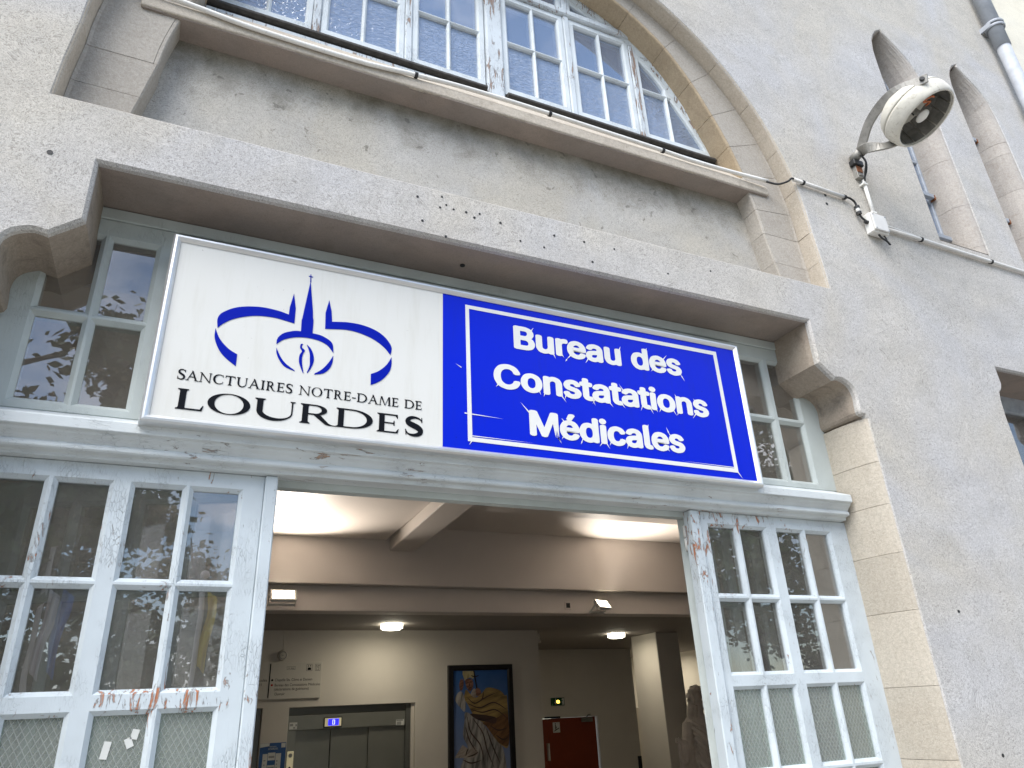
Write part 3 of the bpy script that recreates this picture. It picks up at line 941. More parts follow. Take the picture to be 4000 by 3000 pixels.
# crown moulding across the entrance
prof = [(0.268, 3.090), (0.245, 3.078), (0.172, 3.046), (0.168, 3.040), (0.168, 3.006), (0.182, 3.002), (0.186, 2.994), (0.198, 2.984), (0.212, 2.968), (0.206, 2.962), (0.204, 2.950), (0.210, 2.944), (0.232, 2.940), (0.234, 2.926), (0.268, 2.925), (0.31, 2.925), (0.31, 3.090)]
xs = [-0.70 + k*(3.128+0.70)/40 for k in range(41)]
sections('crown_moulding', [[(x, y, z) for y, z in prof] for x in xs], 'paint_h', B, bevel=0.002)
box('lintel_rail', -0.72, 3.16, 0.312, 0.36, 2.90, 3.09, 'paint_g', B)

prow = ((1.835, 2.140), (2.212, 2.512), (2.548, 2.855))
def gl_of(k, p):
    return 'wired' if max(q[1] for q in p) < 2.15 else 'glass'
colsL = ((-0.60, -0.449), (-0.410, -0.260), (-0.182, -0.034), (0.003, 0.153))
colsR = ((2.258, 2.410), (2.447, 2.594), (2.680, 2.834), (2.872, 3.020))
rows_all = ((1.49, 1.797),) + prow
sash('door_panel', B, rect(-0.74, 0.238, 0.05, 2.924), [rect(a, b, c, d) for c, d in rows_all for a, b in colsL], EY, EY+0.045, 'paint', 'glass', glass_of=gl_of)
sash('door_panel', B, rect(2.195, 3.152, 0.05, 2.924), [rect(a, b, c, d) for c, d in rows_all for a, b in colsR], EY, EY+0.045, 'paint', 'glass', glass_of=gl_of)
box('door_post', 0.2385, 0.282, EY-0.016, EY+0.065, 0.03, 2.9235, 'paint', B, bevel=0.004)
box('door_post', 2.142, 2.1945, EY-0.016, EY+0.045, 0.03, 2.9235, 'paint', B, bevel=0.004)
# weatherstrip bead on the fixed panels
# the opened leaves, folded back behind the fixed panels
def leaf(hx, hy, s, ang):
    ca, sa = math.cos(R(ang)), math.sin(R(ang))
    def f(x, y, z):
        lx, ly = s*x, y
        return (hx + lx*ca - s*ly*sa, hy + abs(lx)*sa + ly*ca, z)
    cols = ((0.115, 0.265), (0.302, 0.450), (0.530, 0.682), (0.720, 0.870))
    o = sash('door_leaf', B, rect(0.0, 0.985, 0.03, 2.955), [rect(a, b, c+0.01, d+0.005) for c, d in rows_all for a, b in cols], 0.0, 0.045, 'paint_g', 'glass', f=f, gy=0.02, glass_of=gl_of)
    for z in ((2.745, 1.0) if s > 0 else ()):
        bm = bmesh.new()
        for dz in (0, 0.062):
            lathe_bm([(0, 0), (0.011, 0), (0.011, 0.055), (0.006, 0.058), (0, 0.064)], 12, bm, Matrix.Translation((hx-0.018, hy-0.006, z+dz)))
        link('hinge', bm, 'pvcw', o, smooth=True)
leaf(2.172, 0.332, 1, 28)
leaf(0.258, 0.340, -1, 22)
settle(B)
# settle() reset the nested groups' own offsets: put those back too
for g in (W, rwin):
    pass

# ------------------------------------------------------------------ drain pipe and the neighbouring house
P = empty('drain_pipe', (6.20, -0.1, 0), 'grey zinc rainwater pipe at the far right corner of the wall', 'drain pipe')
tube('pipe', [(6.20, -0.085, 0.1), (6.20, -0.085, 7.42)], 0.055, 'zinc', P, 20)
tube('pipe', [(6.20, -0.085, 7.40), (6.20, -0.085, 10.4)], 0.063, 'zinc', P, 20)
for z in (7.62, 5.4):
    bm = bmesh.new()
    for dz in (0, 0.045):
        lathe_bm([(0.070, dz), (0.080, dz), (0.084, dz+0.012), (0.080, dz+0.024), (0.070, dz+0.024)], 20, bm, Matrix.Translation((6.20, -0.085, z)))
    bbox(bm, 6.115, 6.14, -0.10, 0.0, z+0.008, z+0.06)
    bbox(bm, 6.26, 6.30, -0.098, -0.07, z+0.008, z+0.06)
    link('bracket', bm, 'zinc', P)
settle(P)
N = empty('neighbouring_house', (7.5, 0.02, 0), 'cream rendered wall of the next house beyond the drain pipe', 'house')
box('wall', 6.32, 14.0, -0.02, 0.5, 0, 11, 'cream', N)
settle(N)
# ------------------------------------------------------------------ the sign
SX, SZ, SA = -0.1993, 3.036, 0.0046
SG = empty('sign_board', (SX, 0.12, SZ), 'long white and blue sign with spire emblem and white lettering over the entrance', 'sign')
SG.rotation_euler = (0, SA, 0)
def w2s(x, z):
    dx, dz = x-SX, z-SZ
    return dx*math.cos(SA)-dz*math.sin(SA), dx*math.sin(SA)+dz*math.cos(SA)
SW, SH = 2.704, 0.770
def s_poly(name, polys, layer, mat, parent=SG, pts_world=True):
    bm = bmesh.new()
    for i, pl in enumerate(polys):
        q = [w2s(*p) for p in pl] if pts_world else pl
        prism_bm([q], 0.0145-layer*0.0008-i*0.00006, 0.0150, bm=bm)
    return link(name, bm, mat, parent)
box('casing', 0.006, SW-0.006, 0.03, 0.105, 0.006, SH-0.006, 'alu', SG)
def fr_piece(u0, v0, u1, v1, w, nx, nz):
    """rounded aluminium edge profile with mitred ends; (nx, nz) points inward"""
    pr = [(0.0, 0.10), (0.0, 0.022), (0.10, 0.010), (0.30, 0.001), (0.55, 0.0), (0.80, 0.006), (1.0, 0.0135), (1.0, 0.10)]
    secs = []
    for (u, v), sgn in (((u0, v0), 1), ((u1, v1), -1)):
        dx, dz = (u1-u0), (v1-v0); ln = math.hypot(dx, dz); dx /= ln; dz /= ln
        secs.append([(u+nx*w*a+dx*w*a*sgn, y, v+nz*w*a+dz*w*a*sgn) for a, y in pr])
    sections('frame', secs, 'alu', SG)
fw = 0.030
fr_piece(0, 0, SW, 0, fw, 0, 1); fr_piece(SW, 0, SW, SH, fw, -1, 0); fr_piece(SW, SH, 0, SH, fw, 0, -1); fr_piece(0, SH, 0, 0, fw, 1, 0)
BU = w2s(0.8785, 3.066)[0]
box('white_panel', fw+0.0005, BU-0.0004, 0.0155, 0.03, fw+0.0005, SH-fw-0.0005, 'signwhite', SG)
BP = box('blue_panel', BU+0.0004, SW-fw-0.0005, 0.0155, 0.03, fw+0.0005, SH-fw-0.0005, 'signblue', SG)
for u in (0.62, 1.36, 2.28):
    box('fixing', u, u+0.055, 0.05, 0.075, -0.016, 0.0055, 'zinc', SG, bevel=0.003)
    box('fixing', u, u+0.055, 0.05, 0.075, SH-0.0055, SH+0.016, 'zinc', SG, bevel=0.003)
E_ = {
'ribbon_l':[(0.261,3.637),(0.273,3.570),(0.273,3.504),(0.237,3.510),(0.196,3.515),(0.140,3.512),(0.092,3.499),(0.050,3.479),(0.020,3.455),(0.003,3.434),(-0.002,3.467),(0.005,3.492),(0.025,3.512),(0.055,3.531),(0.098,3.545),(0.153,3.552),(0.210,3.548),(0.249,3.539),(0.250,3.572)],
'ribbon_ll':[(-0.004,3.431),(-0.003,3.396),(0.007,3.366),(0.024,3.337),(0.048,3.313),(0.082,3.289),(0.082,3.337),(0.054,3.352),(0.030,3.373),(0.011,3.398)],
'ribbon_r':[(0.399,3.635),(0.388,3.575),(0.391,3.502),(0.425,3.507),(0.474,3.513),(0.523,3.509),(0.580,3.492),(0.626,3.464),(0.656,3.431),(0.661,3.460),(0.650,3.486),(0.624,3.514),(0.585,3.535),(0.534,3.547),(0.478,3.548),(0.416,3.539),(0.411,3.587)],
'ribbon_rl':[(0.661,3.421),(0.662,3.387),(0.654,3.355),(0.630,3.320),(0.606,3.300),(0.581,3.286),(0.580,3.334),(0.610,3.351),(0.641,3.383)],
'cross':[(0.3175,3.740),(0.3202,3.740),(0.3212,3.731),(0.3285,3.7305),(0.3285,3.7275),(0.3214,3.7278),(0.323,3.703),(0.3185,3.703),(0.3178,3.7280),(0.311,3.7285),(0.311,3.7315),(0.3176,3.7312)],
'spire':[(0.320,3.708),(0.339,3.569),(0.341,3.541),(0.344,3.531),(0.344,3.471),(0.300,3.473),(0.299,3.525),(0.301,3.533),(0.304,3.562)],
'ring_u':[(0.215,3.403),(0.215,3.422),(0.223,3.440),(0.241,3.457),(0.274,3.471),(0.300,3.4745),(0.344,3.4735),(0.380,3.469),(0.411,3.454),(0.425,3.436),(0.429,3.401),(0.406,3.429),(0.376,3.444),(0.334,3.450),(0.288,3.446),(0.249,3.432),(0.228,3.417)],
'ring_l':[(0.216,3.388),(0.219,3.364),(0.232,3.337),(0.253,3.314),(0.290,3.301),(0.289,3.305),(0.258,3.325),(0.236,3.350)],
'ring_r':[(0.429,3.389),(0.428,3.359),(0.418,3.331),(0.396,3.308),(0.363,3.298),(0.364,3.303),(0.389,3.323),(0.411,3.353)],
'mary_l':[(0.304,3.420),(0.312,3.421),(0.309,3.406),(0.321,3.394),(0.316,3.380),(0.313,3.360),(0.316,3.331),(0.323,3.298),(0.321,3.297),(0.308,3.326),(0.302,3.348),(0.303,3.372),(0.310,3.389),(0.302,3.404)],
'mary_r':[(0.326,3.421),(0.343,3.405),(0.355,3.377),(0.357,3.351),(0.349,3.323),(0.337,3.300),(0.335,3.303),(0.343,3.332),(0.342,3.358),(0.339,3.387)]}
def round_poly(pl, keep):
    """Catmull-Rom through the outline; points in keep stay sharp"""
    n = len(pl); out = []
    for i in range(n):
        p0, p1, p2, p3 = pl[i-1], pl[i], pl[(i+1) % n], pl[(i+2) % n]
        if i in keep: p0 = p1
        if (i+1) % n in keep: p3 = p2
        if i in keep and (i+1) % n in keep:
            out.append(p1); continue
        for k in range(5):
            t = k/5
            out.append(tuple(0.5*((2*b)+(c-a)*t+(2*a-5*b+4*c-d)*t*t+(3*b-a-3*c+d)*t**3) for a, b, c, d in zip(p0, p1, p2, p3)))
    return out
KEEP = {'ribbon_l': {0, 1, 2, 9, 17, 18}, 'ribbon_ll': {0, 5, 6}, 'ribbon_r': {0, 1, 2, 8, 15, 16}, 'ribbon_rl': {0, 5, 6}, 'cross': set(range(12)), 'spire': set(range(9)),
        'ring_u': {0, 10}, 'ring_l': {0, 4, 5}, 'ring_r': {0, 4, 5}, 'mary_l': {0, 1, 7, 8}, 'mary_r': {0, 5, 6}}
for k, nm in (('ribbon_l', 'emblem_ribbon'), ('ribbon_ll', 'emblem_ribbon'), ('ribbon_r', 'emblem_ribbon'), ('ribbon_rl', 'emblem_ribbon'), ('cross', 'emblem_cross'), ('spire', 'emblem_spire'), ('ring_u', 'emblem_ring'), ('ring_l', 'emblem_ring'), ('ring_r', 'emblem_ring'), ('mary_l', 'emblem_figure'), ('mary_r', 'emblem_figure')):
    s_poly(nm, [round_poly(E_[k], KEEP[k])], 1 if k != 'spire' else 1.4, 'vinylblue')

# --- roman capitals, drawn as strokes (cap height 1, width w, stem t, hairline h)
def ell(cx, cy, rx, ry, a0, a1, n=20):
    return [(cx+rx*math.cos(R(a0+(a1-a0)*k/n)), cy+ry*math.sin(R(a0+(a1-a0)*k/n))) for k in range(n+1)]
def stem(x, t, s, h=0.05, y0=0.0, y1=1.0, sl=1, sr=1):
    b = 0.05
    return [(x-s*sl, y0), (x+t+s*sr, y0), (x+t+s*sr, y0+h*.7), (x+t+s*sr*.25, y0+h*1.2), (x+t, y0+h+b*1.3), (x+t, y1-h-b*1.3), (x+t+s*sr*.25, y1-h*1.2), (x+t+s*sr, y1-h*.7), (x+t+s*sr, y1),
            (x-s*sl, y1), (x-s*sl, y1-h*.7), (x-s*sl*.25, y1-h*1.2), (x, y1-h-b*1.3), (x, y0+h+b*1.3), (x-s*sl*.25, y0+h*1.2), (x-s*sl, y0+h*.7)]
def ribbon(pts, ws):
    lt, rg = [], []
    n = len(pts)
    for i, p in enumerate(pts):
        a = Vector(pts[max(i-1, 0)]); b = Vector(pts[min(i+1, n-1)])
        d = (b-a).normalized(); nn = Vector((-d.y, d.x))
        lt.append(tuple(Vector(p)+nn*ws[i]/2)); rg.append(tuple(Vector(p)-nn*ws[i]/2))
    return lt+rg[::-1]
def ring(o, i):
    return o + i[::-1]
def para(x0, x1, t, y0=0.0, y1=1.0):
    return [(x0, y0), (x0+t, y0), (x1+t, y1), (x1, y1)]
def serif(x0, x1, y, up, h=0.045):
    return [(x0, y), (x1, y), (x1-(x1-x0)*.12, y+h*up), (x0+(x1-x0)*.12, y+h*up)]
def glyph(c, w, t, h, s):
    if c == 'I': return [stem(s, t, s, h)]
    if c == 'L': return [stem(s, t, s, h, sr=.8), [(s+t, 0), (w-.04*w, 0), (w, .26), (w-.025*w-.01, .26), (w-.12*w, h*1.25), (s+t, h*1.25)]]
    if c == 'E': return [stem(s, t, s, h, sr=0), [(s+t, 0), (w-.05*w, 0), (w, .24), (w-.03, .24), (w-.14*w, h*1.2), (s+t, h*1.2)], [(s+t, 1), (w-.06*w, 1), (w-.05*w, .79), (w-.05*w-.025, .79), (w-.16*w, 1-h*1.2), (s+t, 1-h*1.2)], [(s+t, .5-h/2+.02), (w*.74, .5-h/2+.02), (w*.76, .40), (w*.80, .40), (w*.80, .66), (w*.76, .66), (w*.74, .5+h/2+.02), (s+t, .5+h/2+.02)]]
    if c == 'T': 
        m = w/2-t/2
        return [stem(m, t, s, h), [(.02, 1), (w-.02, 1), (w, .76), (w-.03, .76), (w-.12, 1-h*1.2), (.12, 1-h*1.2), (.03, .76), (0, .76)]]
    if c == 'O':
        o = ell(w/2, .5, w/2, .52, 90, 450, 48)
        i = ell(w/2, .5, w/2-t*1.08, .52-h*.75, 98, 458, 48)
        return [('ring', o, i)]
    if c == 'D':
        o = [(s+t, 1)] + ell(w*.42, .5, w*.58, .5, 90, -90, 30) + [(s+t, 0)]
        i = [(s+t, 1-h*1.1)] + ell(w*.42, .5, w*.58-t*1.08, .5-h*1.1, 90, -90, 30) + [(s+t, h*1.1)]
        return [stem(s, t, s, h, sr=0), o+i[::-1]]
    if c == 'R':
        o = [(s+t, 1)] + ell(w*.40, .735, w*.34, .265, 90, -90, 24) + [(s+t, .47)]
        i = [(s+t, 1-h*1.1)] + ell(w*.40, .735, w*.34-t*.95, .265-h*1.1, 90, -90, 24) + [(s+t, .47+h*1.1)]
        leg = [(w*.36, .48), (w*.36+t*1.25, .48), (w*.80, .10), (w*.90, .035), (w*1.02, .03), (w*1.02, 0), (w*.80, 0), (w*.70, .04)]
        return [stem(s, t, s, h), o+i[::-1], leg]
    if c == 'U':
        bx0, bx1 = s+t/2, w-s-h*.55
        pts = [(bx0, .42)] + ell((bx0+bx1)/2, .40, (bx1-bx0)/2, .385, 180, 360, 26) + [(bx1, .42)]
        ws = [t]+[t+(h*1.1-t)*min(1, k/20) for k in range(27)]+[h*1.1]
        return [[(s, .40), (s+t, .40), (s+t, .90), (s+t+s*.9, .965), (s+t+s*.9, 1), (0, 1), (0, .965), (s, .90)], ribbon(pts, ws),
                [(bx1-h*.55, .41), (bx1+h*.55, .41), (bx1+h*.55, .93), (w, .97), (w, 1), (bx1-s, 1), (bx1-s, .97), (bx1-h*.55, .93)]]
    if c == 'S':
        pts = [(w*.92, .80), (w*.80, .92), (w*.55, .975), (w*.30, .93), (w*.16, .79), (w*.22, .645), (w*.46, .54), (w*.70, .44), (w*.86, .30), (w*.82, .13), (w*.62, .03), (w*.38, .015), (w*.17, .08), (w*.06, .22)]
        sp = smooth_path([(x, y, 0) for x, y in pts], 5)
        n = len(sp)
        ws = [h*.8+(t*1.12-h*.8)*max(0, math.sin(PI*k/(n-1)))**1.6 for k in range(n)]
        return [ribbon([(p.x, p.y) for p in sp], ws), [(w*.90, .99), (w*.945, .99), (w*.96, .72), (w*.915, .72)], [(w*.02, .30), (w*.065, .30), (w*.10, .01), (w*.055, .01)]]
    if c == 'C':
        o = ell(w*.56, .5, w*.56, .52, 52, 308, 36)
        i = ell(w*.60, .5, w*.56-t*1.02, .52-h, 56, 304, 36)
        return [o+i[::-1], [(w*.90, 1.0), (w*.93, 1.0), (w*.96, .72), (w*.92, .72)], [(w*.92, .27), (w*.97, .27), (w*.95, .12), (w*.90, .08)]]
    if c == 'A':
        return [para(.06*w, w*.47, h*1.1, 0, 1), [(w*.40, 1.03), (w*.53, 1.03), (w*.96, 0), (w*.96-t*1.15, 0)], [(w*.22, .34), (w*.72, .34), (w*.72, .34+h), (w*.24, .34+h)], serif(-.06*w, .25*w, 0, 1), serif(w*.70, w*1.08, 0, 1)]
    if c == 'N':
        return [[(s+.02, 0), (s+.02+h*1.2, 0), (s+.02+h*1.2, .9), (s+.02, .9)], [(0, 1), (.16*w, 1), (w-s-h*.2, .02), (w-s-h*.2, -.03), (w-s-.09*w, -.03), (s+.02, .90), (0, .97)], [(w-s-h*1.2, 0.0), (w-s, 0.0), (w-s, 1), (w-s-h*1.2, 1)], serif(-.05, s+.02+h*1.2+s, 0, 1), serif(w-s*2-h*1.2, w+.02, 1, -1)]
    if c == 'M':
        return [para(.04*w, .14*w, h*1.1), [(.12*w, 1), (.12*w+t*1.1, 1), (w*.53, .05), (w*.49, -.02)], [(w*.49, -.02), (w*.53, .02), (w*.86, 1), (w*.80, 1)], [(w*.80, 1), (w*.80+t*1.05, 1), (w*.96, 0), (w*.96-t*1.05, 0)], serif(-.04*w, .18*w, 0, 1), serif(w*.76, w*1.03, 0, 1)]
    if c == '-': return [[(0, .34), (w, .34), (w, .34+h*1.4), (0, .34+h*1.4)]]
    return []
WID = {'S': .52, 'A': .80, 'N': .84, 'C': .76, 'T': .72, 'U': .80, 'I': .28, 'R': .70, 'E': .56, 'O': .86, 'D': .84, 'M': .98, '-': .30, ' ': .32, 'L': .58}
def put_glyph(c, u, v, hgt, w, t, h, s, name='letter', xs=1.0):
    bm = bmesh.new()
    for i, pl in enumerate(glyph(c, w, t, h, s)):
        y0, y1 = 0.0137-i*0.00006, 0.0150
        if isinstance(pl, tuple):
            o = [(u+x*hgt, v+y*hgt) for x, y in pl[1]]; q = [(u+x*hgt, v+y*hgt) for x, y in pl[2]]
            n = len(o)-1
            vo = [bm.verts.new((a, y0, b)) for a, b in o[:-1]]; vi = [bm.verts.new((a, y0, b)) for a, b in q[:-1]]
            for k in range(n):
                bm.faces.new([vo[k], vo[(k+1) % n], vi[(k+1) % n], vi[k]])
        else:
            prism_bm([[(u+x*hgt, v+y*hgt) for x, y in pl]], y0, y1, bm=bm)
    link(name, bm, 'vinylblack', SG)
# first line: a larger S, then small capitals
line = 'SANCTUAIRES NOTRE-DAME DE'
tot = sum(WID[c] for c in line) + .11*(len(line)-1)
u0, v0 = w2s(-0.104, 3.2105); u1, v1 = w2s(0.790, 3.2065)
hgt = 0.0368
k = (u1-u0)/(tot*hgt)
u = u0
for c in line:
    if c != ' ':
        put_glyph(c, u, v0+(v1-v0)*(u-u0)/(u1-u0), hgt*(1.06 if c in 'S' and u == u0 else 1), WID[c]*k, .165, .068, .085)
    u += (WID[c]+.11)*k*hgt
for c, x0, x1, z in (('L', -0.095, -0.006, 3.0985), ('O', 0.005, 0.148, 3.0980), ('U', 0.162, 0.304, 3.0975), ('R', 0.323, 0.455, 3.0970), ('D', 0.455, 0.595, 3.0965), ('E', 0.612, 0.698, 3.0960), ('S', 0.722, 0.796, 3.0955)):
    uu, vv = w2s(x0, z)
    hg = 0.0775 if c != 'L' else 0.0775
    put_glyph(c, uu, vv, hg, (x1-x0)/hg, .275, .06, .10)

# --- white lettering on the blue panel
def char_mesh(c, size, bold):
    cu = bpy.data.curves.new('tmp', 'FONT'); cu.body = c; cu.size = size; cu.offset = bold; cu.resolution_u = 5
    ob = bpy.data.objects.new('tmp', cu); C.objects.link(ob)
    dg = bpy.context.evaluated_depsgraph_get(); dg.update()
    me = bpy.data.meshes.new_from_object(ob.evaluated_get(dg), depsgraph=dg)
    wd = ob.dimensions.x
    bpy.data.objects.remove(ob); bpy.data.curves.remove(cu)
    return me, wd
_adv = {}
def adv(c, size):
    if c not in _adv:
        a = char_mesh('H'+c+'H', 1.0, 0)[1]; b = char_mesh('HH', 1.0, 0)[1]
        _adv[c] = a-b
    return _adv[c]*size
_cap = []
def cap_ratio():
    if not _cap:
        me = char_mesh('H', 1.0, 0)[0]
        _cap.append(max(v.co.y for v in me.vertices))
    return _cap[0]
def text_layout(body, x0, x1, z, cap, bold, track=0.0):
    """letters of one line, each a mesh: list of (mesh, x, xscale)"""
    size = cap/cap_ratio()
    tw = sum(adv(c, size)+track for c in body)
    k = (x1-x0)/tw
    out = []; x = x0
    for c in body:
        if c != ' ':
            out.append((c, char_mesh(c, size, 0)[0], x, k))
        x += (adv(c, size)+track)*k
    return out
def sliver(bm, a, b, wd, y):
    a, b = Vector(a), Vector(b); d = (b-a).normalized(); n = Vector((-d.y, d.x))*wd/2
    vs = [bm.verts.new((p.x, y, p.y)) for p in (a+n, a-n, b)]
    bm.faces.new(vs)
